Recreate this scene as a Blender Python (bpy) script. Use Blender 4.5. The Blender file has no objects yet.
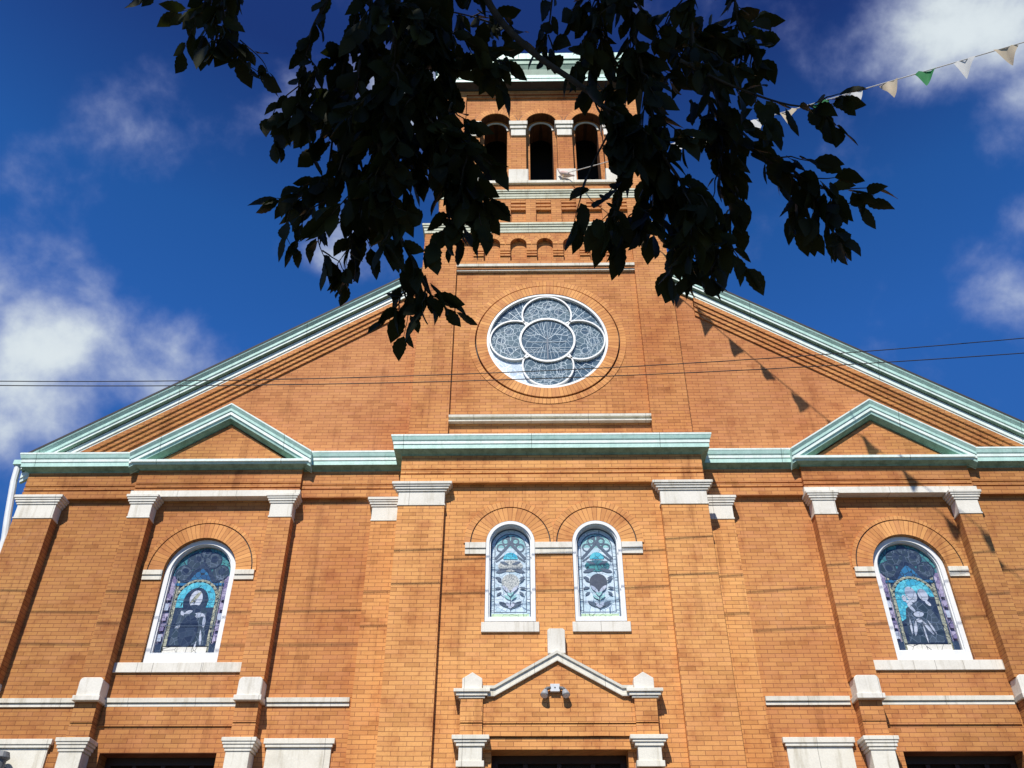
import bpy, bmesh, math, random
import numpy as np
from mathutils import Vector, Matrix
from mathutils.geometry import tessellate_polygon
R = math.radians
scene = bpy.context.scene
COL = scene.collection
random.seed(7)
PI = math.pi

# ------------------------------------------------------------------ camera
F_PX, PITCH, YAW, ROLL = 886.709, 0.634911, -0.014717, 0.001677
CAM = Vector((-0.5337, -15.0, 1.6))
ct, st = math.cos(PITCH), math.sin(PITCH)
FWD = Vector((math.sin(YAW) * ct, math.cos(YAW) * ct, st))
R0 = Vector((math.cos(YAW), -math.sin(YAW), 0))
U0 = R0.cross(FWD)
RIGHT = math.cos(ROLL) * R0 + math.sin(ROLL) * U0
UP = -math.sin(ROLL) * R0 + math.cos(ROLL) * U0
cd = bpy.data.cameras.new('camera')
cam = bpy.data.objects.new('camera', cd)
COL.objects.link(cam)
M = Matrix((RIGHT, UP, -FWD)).transposed().to_4x4()
M.translation = CAM
cam.matrix_world = M
cd.sensor_width = 36
cd.lens = 36 * F_PX / 1024
cd.clip_start, cd.clip_end = 0.05, 3000
scene.camera = cam


def ray(u, v, depth):
    """point seen in direction (u, v) at the given depth in front of the camera"""
    return CAM + depth * (FWD + RIGHT * ((u - 512) / F_PX) - UP * ((v - 384) / F_PX))


# ------------------------------------------------------------------ light
SUN_AZ, SUN_EL = R(14), R(50)
TOSUN = Vector((-math.sin(SUN_AZ) * math.cos(SUN_EL), -math.cos(SUN_AZ) * math.cos(SUN_EL), math.sin(SUN_EL)))
sl = bpy.data.lights.new('sun', 'SUN')
sl.energy = 5.0
sl.angle = R(0.53)
sl.color = (1.0, 0.95, 0.86)
so = bpy.data.objects.new('sun', sl)
so.rotation_euler = (-TOSUN).to_track_quat('-Z', 'Y').to_euler()
so.location = (-10, -40, 50)
COL.objects.link(so)

world = bpy.data.worlds.new('World')
scene.world = world
world.use_nodes = True
wt = world.node_tree
wt.nodes.clear()


def wn(t, **k):
    n = wt.nodes.new(t)
    for a, b in k.items():
        setattr(n, a, b)
    return n


sky = wn('ShaderNodeTexSky', sky_type='NISHITA')
sky.sun_disc = False
sky.sun_elevation = SUN_EL
sky.sun_rotation = R(194)
sky.altitude = 1500
sky.air_density = 1.0
sky.dust_density = 0.2
sky.ozone_density = 5.0
SKY_GAMMA, SKY_SAT = 1.0, 1.2
hsv = wn('ShaderNodeHueSaturation')
hsv.inputs['Saturation'].default_value = SKY_SAT
hsv.inputs['Hue'].default_value = 0.5
wt.links.new(sky.outputs[0], hsv.inputs['Color'])
bg = wn('ShaderNodeBackground')
bg.inputs['Strength'].default_value = 0.10
tc = wn('ShaderNodeTexCoord')
# deep polarised blue, darker towards the zenith
sz = wn('ShaderNodeSeparateXYZ')
wt.links.new(tc.outputs['Generated'], sz.inputs[0])
zr = wn('ShaderNodeValToRGB')
for i, (p_, c_) in enumerate(((.12, (.40, .47, .60)), (.60, (.80, 1.12, 1.50)), (.70, (.68, 1.0, 1.33)), (.82, (.52, .44, .74)))):
    e_ = zr.color_ramp.elements[i] if i < 2 else zr.color_ramp.elements.new(p_)
    e_.position = p_
    e_.color = (*c_, 1)
wt.links.new(sz.outputs[2], zr.inputs[0])
zm = wn('ShaderNodeMixRGB', blend_type='MULTIPLY')
zm.inputs[0].default_value = 1
wt.links.new(hsv.outputs[0], zm.inputs[1])
wt.links.new(zr.outputs[0], zm.inputs[2])
wt.links.new(zm.outputs[0], bg.inputs['Color'])
# clouds: drifting patches of fair-weather cloud given as directions in the sky


def blob_dir(u, v):
    return (FWD + RIGHT * ((u - 512) / F_PX) - UP * ((v - 384) / F_PX)).normalized()


CLOUDS = [(blob_dir(120, 115), .11, .46), (blob_dir(155, 80), .07, .40), (blob_dir(285, 120), .10, .48), (blob_dir(400, 95), .09, .95),
          (blob_dir(345, 238), .09, .95), (blob_dir(50, 345), .15, .68), (blob_dir(145, 350), .12, .74),
          (blob_dir(30, 420), .15, .80), (blob_dir(-60, 320), .14, .7),
          (blob_dir(972, 22), .14, 1.3), (blob_dir(925, 80), .08, .62), (blob_dir(1010, 90), .12, .74), (blob_dir(1040, 0), .2, .8),
          (blob_dir(1005, 275), .10, .64), (blob_dir(1030, 225), .07, .55), (blob_dir(1100, 260), .15, .62),
          (Vector((-.7, -.4, .5)).normalized(), .3, .6), (Vector((.6, -.5, .35)).normalized(), .35, .6),
          (Vector((.1, -.6, .35)).normalized(), .25, .55), (Vector((.9, .3, .25)).normalized(), .3, .6),
          (Vector((-.95, .25, .2)).normalized(), .3, .6), (Vector((-.2, -.9, .25)).normalized(), .3, .65)]
acc = None
for d, r, s in CLOUDS:
    dist = wn('ShaderNodeVectorMath', operation='DISTANCE')
    wt.links.new(tc.outputs['Generated'], dist.inputs[0])
    dist.inputs[1].default_value = d
    mr = wn('ShaderNodeMapRange', interpolation_type='SMOOTHSTEP')
    mr.inputs['From Min'].default_value = 0
    mr.inputs['From Max'].default_value = r
    mr.inputs['To Min'].default_value = s
    mr.inputs['To Max'].default_value = 0
    wt.links.new(dist.outputs['Value'], mr.inputs['Value'])
    if acc is None:
        acc = mr.outputs[0]
    else:
        mx = wn('ShaderNodeMath', operation='SMOOTH_MAX')
        mx.inputs[2].default_value = .12
        wt.links.new(acc, mx.inputs[0])
        wt.links.new(mr.outputs[0], mx.inputs[1])
        acc = mx.outputs[0]
no = wn('ShaderNodeTexNoise')
no.inputs['Scale'].default_value = 8.5
no.inputs['Detail'].default_value = 9.0
no.inputs['Roughness'].default_value = 0.56
no.inputs['Distortion'].default_value = 0.1
wt.links.new(tc.outputs['Generated'], no.inputs['Vector'])
ns = wn('ShaderNodeMapRange')
ns.inputs['From Min'].default_value = 0.3
ns.inputs['From Max'].default_value = 0.7
ns.inputs['To Min'].default_value = -0.42
ns.inputs['To Max'].default_value = 0.42
ns.clamp = False
wt.links.new(no.outputs[0], ns.inputs['Value'])
ad = wn('ShaderNodeMath', operation='ADD')
wt.links.new(acc, ad.inputs[0])
wt.links.new(ns.outputs[0], ad.inputs[1])
dens = wn('ShaderNodeMapRange', interpolation_type='SMOOTHSTEP')
dens.inputs['From Min'].default_value = 0.14
dens.inputs['From Max'].default_value = 1.18
wt.links.new(ad.outputs[0], dens.inputs['Value'])
cr = wn('ShaderNodeValToRGB')
cr.color_ramp.elements[0].position = 0.0
cr.color_ramp.elements[0].color = (0.34, 0.40, 0.80, 1)
cr.color_ramp.elements[1].position = 0.9
cr.color_ramp.elements[1].color = (0.86, 0.95, 1.0, 1)
wt.links.new(dens.outputs[0], cr.inputs['Fac'])
bgc = wn('ShaderNodeBackground')
bgc.inputs['Strength'].default_value = 0.70
wt.links.new(cr.outputs[0], bgc.inputs['Color'])
mixs = wn('ShaderNodeMixShader')
wt.links.new(dens.outputs[0], mixs.inputs[0])
wt.links.new(bg.outputs[0], mixs.inputs[1])
wt.links.new(bgc.outputs[0], mixs.inputs[2])
wo = wn('ShaderNodeOutputWorld')
wt.links.new(mixs.outputs[0], wo.inputs['Surface'])

scene.view_settings.view_transform = 'Standard'
scene.view_settings.look = 'None'
scene.view_settings.gamma = 1
scene.view_settings.exposure = 0.25


# ------------------------------------------------------------------ materials
MATS = {}


class NB:
    """small node-building helper around one material"""

    def __init__(s, name):
        s.m = bpy.data.materials.new(name)
        s.m.use_nodes = True
        s.t = s.m.node_tree
        s.b = s.t.nodes['Principled BSDF']
        s.out = s.t.nodes['Material Output']
        MATS[name] = s.m

    def n(s, typ, inp=None, **k):
        x = s.t.nodes.new(typ)
        for a, b in k.items():
            setattr(x, a, b)
        for a, b in (inp or {}).items():
            if hasattr(b, 'is_linked'):
                s.t.links.new(b, x.inputs[a])
            else:
                x.inputs[a].default_value = b
        return x

    def link(s, a, b):
        s.t.links.new(a, b)

    def set(s, **k):
        for a, b in k.items():
            key = a.replace('_', ' ')
            if hasattr(b, 'is_linked'):
                s.link(b, s.b.inputs[key])
            else:
                s.b.inputs[key].default_value = b

    def noise(s, vec, scale, detail=3, rough=.55):
        return s.n('ShaderNodeTexNoise', {'Vector': vec, 'Scale': scale, 'Detail': detail, 'Roughness': rough}).outputs[0]

    def ramp(s, fac, stops):
        r = s.n('ShaderNodeValToRGB', {'Fac': fac})
        e = r.color_ramp.elements
        while len(e) < len(stops):
            e.new(.5)
        for q, (p, c) in zip(e, stops):
            q.position = p
            q.color = c if len(c) == 4 else (*c, 1)
        return r.outputs[0]

    def mix(s, fac, a, b, mode='MIX'):
        x = s.n('ShaderNodeMixRGB', blend_type=mode)
        for i, q in enumerate((fac, a, b)):
            if hasattr(q, 'is_linked'):
                s.link(q, x.inputs[i])
            else:
                x.inputs[i].default_value = q if i == 0 else (*q[:3], 1)
        return x.outputs[0]

    def math(s, op, a, b=0.0):
        x = s.n('ShaderNodeMath', operation=op)
        for i, q in enumerate((a, b)):
            if hasattr(q, 'is_linked'):
                s.link(q, x.inputs[i])
            else:
                x.inputs[i].default_value = q
        return x.outputs[0]

    def obj(s):
        return s.n('ShaderNodeTexCoord').outputs['Object']

    def seam(s, o, period, width=.008, off=.37):
        x = s.n('ShaderNodeSeparateXYZ', {0: o}).outputs[0]
        m = s.math('PINGPONG', s.math('ADD', x, off), period / 2)
        return s.math('LESS_THAN', m, width)

    def bump(s, h, strength=.4, dist=.01):
        b = s.n('ShaderNodeBump', {'Height': h, 'Strength': strength, 'Distance': dist})
        s.set(Normal=b.outputs[0])


def brick_mat(name, soldier=False, c1=(.61, .28, .094), c2=(.44, .172, .060), mortar=(.29, .108, .048)):
    b = NB(name)
    o = b.obj()
    sep = b.n('ShaderNodeSeparateXYZ', {0: o})
    if soldier:
        vec = b.n('ShaderNodeTexCoord').outputs['UV']
        bw, rh, off = .078, .5, 0.0
    else:
        uu = b.math('ADD', sep.outputs[0], sep.outputs[1])
        vec = b.n('ShaderNodeCombineXYZ', {0: uu, 1: sep.outputs[2]}).outputs[0]
        bw, rh, off = .242, .0725, .5
    # a little waviness in the courses
    wob = b.n('ShaderNodeTexNoise', {'Vector': o, 'Scale': 1.3, 'Detail': 2})
    wv = b.n('ShaderNodeVectorMath', {0: wob.outputs[1], 1: (.5, .5, .5)}, operation='SUBTRACT').outputs[0]
    wv = b.n('ShaderNodeVectorMath', {0: wv, 'Scale': .012}, operation='SCALE').outputs[0]
    vec = b.n('ShaderNodeVectorMath', {0: vec, 1: wv}, operation='ADD').outputs[0]
    br = b.n('ShaderNodeTexBrick', {'Vector': vec, 'Color1': (*c1, 1), 'Color2': (*c2, 1), 'Mortar': (*mortar, 1), 'Scale': 1.0,
                                    'Mortar Size': .0055, 'Mortar Smooth': .35, 'Bias': -.12, 'Brick Width': bw, 'Row Height': rh})
    br.offset = off
    # odd pale / burnt bricks: a second brick grid in identical position
    br2 = b.n('ShaderNodeTexBrick', {'Vector': vec, 'Color1': (0, 0, 0, 1), 'Color2': (1, 1, 1, 1), 'Mortar': (.5, .5, .5, 1), 'Scale': 1.0,
                                     'Mortar Size': .0, 'Bias': 0, 'Brick Width': bw, 'Row Height': rh})
    br2.offset = off
    odd = b.ramp(br2.outputs[0], [(0, (.66, .58, .54)), (.14, (.90, .87, .85)), (.30, (1, 1, 1)), (.78, (1, 1, 1)), (.96, (1.22, 1.32, 1.45))])
    big = b.ramp(b.noise(o, .33, 4, .6), [(.34, (.84, .70, .62)), (.5, (1, 1, 1)), (.66, (1.12, 1.20, 1.24))])
    mid = b.ramp(b.noise(o, 2.6, 5, .65), [(.32, (.74, .62, .60)), (.47, (1, 1, 1)), (.8, (1.10, 1.12, 1.16))])
    fine = b.ramp(b.noise(o, 60, 3, .7), [(.25, (.86, .84, .82)), (.75, (1.12, 1.13, 1.15))])
    # run-off streaks: noise stretched in z
    sv = b.n('ShaderNodeMapping', {'Vector': o, 'Scale': (2.2, 2.2, .22)}).outputs[0]
    strk = b.ramp(b.noise(sv, 1.0, 6, .65), [(.29, (.52, .44, .42)), (.43, (1, 1, 1)), (1, (1, 1, 1))])
    # bed joints where a course sits a hair proud: long thin dark lines
    hv = b.n('ShaderNodeMapping', {'Vector': o, 'Scale': (.5, .5, 26)}).outputs[0]
    bed = b.ramp(b.noise(hv, 1.0, 1, .4), [(.0, (.70, .62, .58)), (.30, (.84, .78, .75)), (.40, (1, 1, 1))])
    c = b.mix(.85, br.outputs[0], odd, 'MULTIPLY')
    for q, f in ((big, .9), (mid, .8), (fine, .7), (strk, .75), (bed, .25)):
        c = b.mix(f, c, q, 'MULTIPLY')
    # efflorescence
    ef = b.ramp(b.noise(b.n('ShaderNodeMapping', {'Vector': o, 'Scale': (1, 1, .6), 'Location': (3, 1, 7)}).outputs[0], 1.1, 6, .7),
                [(.66, (0, 0, 0)), (.82, (1, 1, 1))])
    efm = b.math('MULTIPLY', ef, .22)
    c = b.mix(efm, c, (.66, .45, .32))
    far_x = b.math('ADD', b.math('ABSOLUTE', sep.outputs[0]), b.math('MULTIPLY', b.noise(o, .7, 5, .65), 5.0))
    far_f = b.ramp(b.math('MULTIPLY', far_x, .1), [(.85, (0, 0, 0)), (1.20, (1, 1, 1))])
    c = b.mix(b.math('MULTIPLY', far_f, .7), c, (.70, .72, .66), 'MULTIPLY')  # darker tint fading in towards the outer bays, with noisy edges
    b.set(Base_Color=c, Roughness=.85, Specular_IOR_Level=.25)
    h = b.math('ADD', b.math('MULTIPLY', br.outputs['Fac'], -1.0), b.math('MULTIPLY', b.noise(o, 45, 3, .7), .5))
    b.bump(h, .45, .008)
    return b.m


BRICK = brick_mat('brick')
BRICKG = brick_mat('brick_gable', c1=(.55, .24, .088), c2=(.41, .155, .057), mortar=(.29, .105, .048))
BRICKC = brick_mat('brick_centre', c1=(.71, .345, .115), c2=(.52, .215, .070), mortar=(.32, .128, .052))
BRICKSHADE = brick_mat('shaded_brick', c1=(.16, .062, .024), c2=(.10, .038, .016), mortar=(.06, .026, .014))  # dark brick copy: shade of the belfry reveals painted into the colour
SOLD = brick_mat('brick_radial', soldier=True, c1=(.74, .36, .125), c2=(.44, .17, .058), mortar=(.34, .135, .056))


def stone_mat(name, base=(.72, .69, .62), stain=.8, seam=1.13):
    b = NB(name)
    o = b.obj()
    n1 = b.ramp(b.noise(o, 1.6, 5, .65), [(.3, (.70, .68, .64)), (.55, (1, 1, 1)), (.9, (1.05, 1.05, 1.05))])
    sv = b.n('ShaderNodeMapping', {'Vector': o, 'Scale': (9, 9, 1.2)}).outputs[0]
    n2 = b.ramp(b.noise(sv, 1, 5, .65), [(.3, (.62, .58, .50)), (.48, (1, 1, 1))])
    n3 = b.ramp(b.noise(o, 40, 3, .7), [(.3, (.9, .9, .89)), (.7, (1.06, 1.06, 1.06))])
    c = b.mix(.6 * stain, base, n1, 'MULTIPLY')
    c = b.mix(.7 * stain, c, n2, 'MULTIPLY')
    c = b.mix(.8, c, n3, 'MULTIPLY')
    c = b.mix(b.math('MULTIPLY', b.seam(o, seam, .006), .55), c, (.2, .18, .15))
    b.set(Base_Color=c, Roughness=.8, Specular_IOR_Level=.3)
    b.bump(b.noise(o, 55, 3, .6), .25, .004)
    return b.m


STONE = stone_mat('limestone')
STONED = stone_mat('weathered_limestone', (.72, .69, .60), .9)
STONEG = stone_mat('mossy_limestone', (.62, .63, .50), 1.0)


def paint_mat(name, base, stain_col, rough=.5, amount=.6, seam=0):
    b = NB(name)
    o = b.obj()
    sv = b.n('ShaderNodeMapping', {'Vector': o, 'Scale': (3, 3, .8)}).outputs[0]
    n1 = b.ramp(b.noise(sv, 1.9, 7, .72), [(.38, (1, 1, 1)), (.56, (0, 0, 0))])
    n3 = b.ramp(b.noise(o, 30, 3, .7), [(.3, (.92, .92, .92)), (.7, (1.04, 1.04, 1.04))])
    c = b.mix(b.math('MULTIPLY', n1, amount), base, stain_col)
    c = b.mix(.8, c, n3, 'MULTIPLY')
    if seam:
        sp = b.ramp(b.noise(b.n('ShaderNodeMapping', {'Vector': o, 'Scale': (5, 5, 1.1)}).outputs[0], 2.0, 7, .75), [(.30, (.45, .47, .43)), (.44, (1, 1, 1))])
        c = b.mix(.35, c, sp, 'MULTIPLY')
        c = b.mix(b.math('MULTIPLY', b.seam(o, seam, .007), .7), c, tuple(x * .35 for x in stain_col))
    b.set(Base_Color=c, Roughness=rough, Specular_IOR_Level=.35)
    b.bump(b.math('ADD', b.noise(o, 18, 3, .6), b.noise(o, 2.5, 2, .5)) if seam else b.noise(o, 18, 3, .6), .2 if seam else .12, .02 if seam else .006)
    return b.m


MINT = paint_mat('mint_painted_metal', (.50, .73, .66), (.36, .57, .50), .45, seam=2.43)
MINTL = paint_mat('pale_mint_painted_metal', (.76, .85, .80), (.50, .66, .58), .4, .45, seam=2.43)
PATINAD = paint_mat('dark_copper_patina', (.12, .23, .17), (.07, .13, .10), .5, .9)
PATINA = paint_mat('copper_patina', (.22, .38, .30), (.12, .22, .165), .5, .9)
WHITE = paint_mat('white_paint', (.76, .77, .77), (.66, .66, .64), .4, .35)
WHITEP = paint_mat('white_pipe_paint', (.74, .76, .78), (.55, .56, .56), .4, .5)
ROOF = paint_mat('dark_roof_edge_and_shade', (.035, .033, .035), (.06, .055, .05), .7)
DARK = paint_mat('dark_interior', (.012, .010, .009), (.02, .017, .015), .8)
WOODD = paint_mat('dark_door_wood', (.045, .022, .014), (.025, .014, .01), .45)
BRONZE = paint_mat('brass', (.55, .38, .12), (.3, .2, .08), .3)
GREYMETAL = paint_mat('grey_metal', (.13, .14, .15), (.08, .085, .09), .5)
GREYMETAL2 = paint_mat('dull_alloy', (.33, .34, .35), (.2, .2, .2), .35)
ALU = paint_mat('light_alloy', (.62, .64, .66), (.4, .41, .42), .35)
CABLE = paint_mat('black_cable', (.02, .02, .022), (.035, .033, .03), .6)
LENS = paint_mat('lamp_lens', (.75, .77, .78), (.6, .6, .6), .15)


def glass_mat(name, c1, c2, lead=(.03, .035, .045), scale=9.0, width=.04, rough=.18, seed=0.0, leadmix=1.0, bright=1.0):
    """leaded art glass: irregular pieces with cames between them"""
    b = NB(name)
    o = b.obj()
    mp = b.n('ShaderNodeMapping', {'Vector': o, 'Location': (seed, 0, seed * 1.7), 'Scale': (1, .02, 1)}).outputs[0]
    v1 = b.n('ShaderNodeTexVoronoi', {'Vector': mp, 'Scale': scale}, feature='DISTANCE_TO_EDGE')
    v2 = b.n('ShaderNodeTexVoronoi', {'Vector': mp, 'Scale': scale}, feature='F1')
    rnd = b.n('ShaderNodeSeparateXYZ', {0: v2.outputs['Color']}).outputs[0]
    c = b.mix(rnd, c1, c2)
    nz = b.ramp(b.noise(o, 25, 4, .7), [(.25, (.7, .7, .7)), (.75, (1.25, 1.25, 1.25))])
    c = b.mix(.7, c, nz, 'MULTIPLY')
    edge = b.ramp(v1.outputs['Distance'], [(width * .5, (1, 1, 1)), (width, (0, 0, 0))])
    c = b.mix(b.math('MULTIPLY', edge, leadmix), c, lead)
    b.set(Base_Color=c, Roughness=rough, Specular_IOR_Level=.5)
    b.bump(b.noise(o, 14, 2, .5), .06, .01)
    return b.m


G = {
    'lilac': glass_mat('lilac_glass', (.42, .38, .52), (.16, .13, .26), scale=11, width=.03),
    'amber': glass_mat('pale_amber_glass', (.45, .45, .33), (.25, .27, .22), scale=15, width=.05),
    'cyan': glass_mat('turquoise_glass', (.14, .55, .66), (.05, .34, .52), scale=12, width=.03),
    'sky': glass_mat('deep_blue_glass', (.04, .18, .36), (.03, .08, .19), scale=10, width=.05),
    'navy': glass_mat('navy_glass', (.018, .028, .06), (.04, .06, .10), lead=(.06, .08, .12), scale=9, width=.03),
    'teal': glass_mat('teal_glass', (.08, .30, .30), (.05, .14, .20), scale=12, width=.05),
    'robe': glass_mat('slate_robe_glass', (.07, .095, .13), (.03, .05, .07), lead=(.13, .17, .24), scale=9, width=.035),
    'white': glass_mat('opal_glass', (.52, .56, .66), (.36, .42, .54), scale=7, width=.02),
    'cream': glass_mat('cream_glass', (.76, .74, .66), (.66, .64, .58), scale=5, width=.02),
    'pale': glass_mat('sky_sheen_glass', (.62, .72, .80), (.46, .60, .68), lead=(.12, .19, .28), scale=7, width=.022),  # blue-white sky reflection painted into the pane colour
    'aqua': glass_mat('aqua_glass', (.34, .62, .60), (.25, .48, .52), lead=(.1, .16, .2), scale=9, width=.025),
    'lead': glass_mat('lead_came', (.035, .07, .13), (.05, .09, .15), scale=20, width=.01, rough=.5),
    'greenp': glass_mat('pale_green_glass', (.50, .64, .42), (.40, .55, .36), scale=8, width=.02),
    'crackle': glass_mat('crackled_grey_glass', (.40, .42, .40), (.22, .25, .26), lead=(.66, .67, .63), scale=28, width=.07),
    'disc': glass_mat('slate_grey_glass', (.085, .095, .12), (.10, .11, .13), lead=(.07, .08, .1), scale=20, width=.02),
    'rose': glass_mat('slate_blue_glass', (.075, .12, .155), (.13, .185, .215), lead=(.50, .58, .62), scale=8, width=.034, rough=.15),
    'rosefan': glass_mat('slate_fan_glass', (.085, .135, .18), (.06, .10, .14), lead=(.36, .44, .49), scale=6.0, width=.03, rough=.15),
    'rosepale': glass_mat('paler_slate_glass', (.60, .68, .78), (.40, .50, .60), lead=(.80, .84, .88), scale=6.0, width=.05, rough=.2),  # paler variant for the lower-left spandrel
    'came': glass_mat('pale_came', (.44, .53, .60), (.30, .40, .48), scale=20, width=.01, rough=.4),
}


# ------------------------------------------------------------------ mesh builder
class MB:
    def __init__(s):
        s.v, s.f, s.m, s.uv, s.mats = [], [], [], [], []

    def mi(s, mat):
        if mat not in s.mats:
            s.mats.append(mat)
        return s.mats.index(mat)

    def add(s, verts, faces, mat, uvs=None):
        o = len(s.v)
        s.v += [tuple(p) for p in verts]
        k = s.mi(mat)
        for i, f in enumerate(faces):
            s.f.append([o + j for j in f])
            s.m.append(k)
            s.uv.append([uvs[j] for j in f] if uvs else None)

    def box(s, x0, x1, y0, y1, z0, z1, mat):
        x0, x1 = min(x0, x1), max(x0, x1)
        v = [(x0, y0, z0), (x1, y0, z0), (x1, y1, z0), (x0, y1, z0), (x0, y0, z1), (x1, y0, z1), (x1, y1, z1), (x0, y1, z1)]
        s.add(v, [(0, 1, 5, 4), (1, 2, 6, 5), (2, 3, 7, 6), (3, 0, 4, 7), (4, 5, 6, 7), (3, 2, 1, 0)], mat)

    def panel(s, outer, holes, yf, yb, mat, back=False, side_mat=None):
        """flat wall piece in the XZ plane with holes, thickness from yf (front) to yb"""
        loops = [outer] + list(holes)
        polys = [[Vector((x, z, 0)) for x, z in l] for l in loops]
        flat = [p for l in loops for p in l]
        tris = tessellate_polygon(polys)
        s.add([(x, yf, z) for x, z in flat], [tuple(t) for t in tris], mat)
        if back:
            s.add([(x, yb, z) for x, z in flat], [tuple(t) for t in tris], mat)
        for l in loops:
            n = len(l)
            v = [(x, yf, z) for x, z in l] + [(x, yb, z) for x, z in l]
            s.add(v, [(i, (i + 1) % n, n + (i + 1) % n, n + i) for i in range(n)], side_mat or mat)

    def sheet(s, poly, y, mat):
        s.panel(poly, [], y, y + .003, mat)

    def molding(s, prof, path, mat, closed_back=True, cap=True, mats=None):
        """sweep profile [(d outward, z)] along a plan path [(x, y)] with mitres; outward is to the right of travel"""
        n = len(path)
        rows = []
        for i, (x, y) in enumerate(path):
            def nrm(a, b):
                dx, dy = b[0] - a[0], b[1] - a[1]
                l = math.hypot(dx, dy)
                return (dy / l, -dx / l)
            n1 = nrm(path[i - 1], path[i]) if i > 0 else nrm(path[i], path[i + 1])
            n2 = nrm(path[i], path[i + 1]) if i < n - 1 else n1
            bx, by = n1[0] + n2[0], n1[1] + n2[1]
            k = 2 / (bx * bx + by * by)
            rows.append([(x + bx * k * d, y + by * k * d, z) for d, z in prof])
        m = len(prof)
        for j in range(m if closed_back else m - 1):
            j2 = (j + 1) % m
            mt = mats[j] if mats and j < len(mats) else mat
            for i in range(n - 1):
                s.add([rows[i][j], rows[i + 1][j], rows[i + 1][j2], rows[i][j2]], [(0, 1, 2, 3)], mt)
        if cap:
            s.add(rows[0], [tuple(range(m))], mat)
            s.add(rows[-1], [tuple(range(m))], mat)

    def rake(s, prof, pts, yw, mat, mats=None):
        """moulding running along sloping lines [(x, z)] on a wall at yw; profile (d, dz) with vertical section"""
        rows = [[(x, yw - d, z + dz) for d, dz in prof] for x, z in pts]
        m = len(prof)
        for j in range(m):
            j2 = (j + 1) % m
            mt = mats[j] if mats and j < len(mats) else mat
            for i in range(len(pts) - 1):
                s.add([rows[i][j], rows[i + 1][j], rows[i + 1][j2], rows[i][j2]], [(0, 1, 2, 3)], mt)
        s.add(rows[0], [tuple(range(m))], mat)
        s.add(rows[-1], [tuple(range(m))], mat)

    def tube(s, pts, rad, mat, n=8, cap=True):
        pts = [Vector(p) for p in pts]
        if not hasattr(rad, '__len__'):
            rad = [rad] * len(pts)
        rows = []
        for i, p in enumerate(pts):
            t = (pts[min(i + 1, len(pts) - 1)] - pts[max(i - 1, 0)]).normalized()
            a = t.cross(Vector((.31, .2, .93)))
            if a.length < 1e-3:
                a = t.cross(Vector((1, 0, 0)))
            a.normalize()
            b = t.cross(a)
            rows.append([p + rad[i] * (a * math.cos(q * 2 * PI / n) + b * math.sin(q * 2 * PI / n)) for q in range(n)])
        v = [q for r in rows for q in r]
        f = [(i * n + j, i * n + (j + 1) % n, (i + 1) * n + (j + 1) % n, (i + 1) * n + j) for i in range(len(pts) - 1) for j in range(n)]
        if cap:
            f += [tuple(range(n)), tuple(range((len(pts) - 1) * n, len(pts) * n))]
        s.add(v, f, mat)

    def arcband(s, cx, cz, r0, r1, yf, yb, a0, a1, mat, n=40, uv=False, xlim=None):
        """curved band in the XZ plane (front, inner, outer faces), UVs in metres along the arc"""
        pr = []
        for i in range(n + 1):
            a = a0 + (a1 - a0) * i / n
            for r in (r0, r1):
                x = cx + r * math.cos(a)
                if xlim is not None:
                    x = min(max(x, xlim[0]), xlim[1])
                pr.append((x, cz + r * math.sin(a)))
        L = abs(a1 - a0) * (r0 + r1) / 2
        for i in range(n):
            q = [2 * i, 2 * i + 1, 2 * i + 3, 2 * i + 2]
            u0, u1 = L * i / n, L * (i + 1) / n
            uvs = [(u0, .01), (u0, .01 + r1 - r0), (u1, .01 + r1 - r0), (u1, .01)]
            s.add([(pr[k][0], yf, pr[k][1]) for k in q], [(0, 1, 2, 3)], mat, uvs)
            for k0, k1, w in ((2 * i, 2 * i + 2, 0), (2 * i + 1, 2 * i + 3, 1)):
                s.add([(pr[k0][0], yf, pr[k0][1]), (pr[k1][0], yf, pr[k1][1]), (pr[k1][0], yb, pr[k1][1]), (pr[k0][0], yb, pr[k0][1])],
                      [(0, 1, 2, 3)], mat, [(u0, .0), (u1, 0), (u1, .1), (u0, .1)])
        if abs(a1 - a0) < 2 * PI - .01:
            for k in (0, 2 * n):
                s.add([(pr[k][0], yf, pr[k][1]), (pr[k + 1][0], yf, pr[k + 1][1]), (pr[k + 1][0], yb, pr[k + 1][1]), (pr[k][0], yb, pr[k][1])],
                      [(0, 1, 2, 3)], mat, [(0, 0), (.05, 0), (.05, .1), (0, .1)])

    def build(s, name, parent=None, smooth=False, bevel=0.0):
        me = bpy.data.meshes.new(name)
        me.from_pydata(s.v, [], s.f)
        for m in s.mats:
            me.materials.append(m)
        me.polygons.foreach_set('material_index', s.m)
        if any(u for u in s.uv):
            ul = me.uv_layers.new(name='UVMap')
            k = 0
            for f, u in zip(s.f, s.uv):
                for j in range(len(f)):
                    if u:
                        ul.data[k].uv = u[j]
                    k += 1
        bm = bmesh.new()
        bm.from_mesh(me)
        bmesh.ops.remove_doubles(bm, verts=bm.verts, dist=.0004)
        bmesh.ops.recalc_face_normals(bm, faces=bm.faces)
        bm.to_mesh(me)
        bm.free()
        if smooth:
            me.polygons.foreach_set('use_smooth', [True] * len(me.polygons))
        o = bpy.data.objects.new(name, me)
        COL.objects.link(o)
        if parent:
            o.parent = parent
        if bevel:
            md = o.modifiers.new('bevel', 'BEVEL')
            md.width = bevel
            md.segments = 2
            md.limit_method = 'ANGLE'
            md.angle_limit = R(40)
        return o


def tag(o, label, cat, group=None, kind=None):
    if label:
        o['label'] = label
    if cat:
        o['category'] = cat
    if group:
        o['group'] = group
    if kind:
        o['kind'] = kind
    return o


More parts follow.
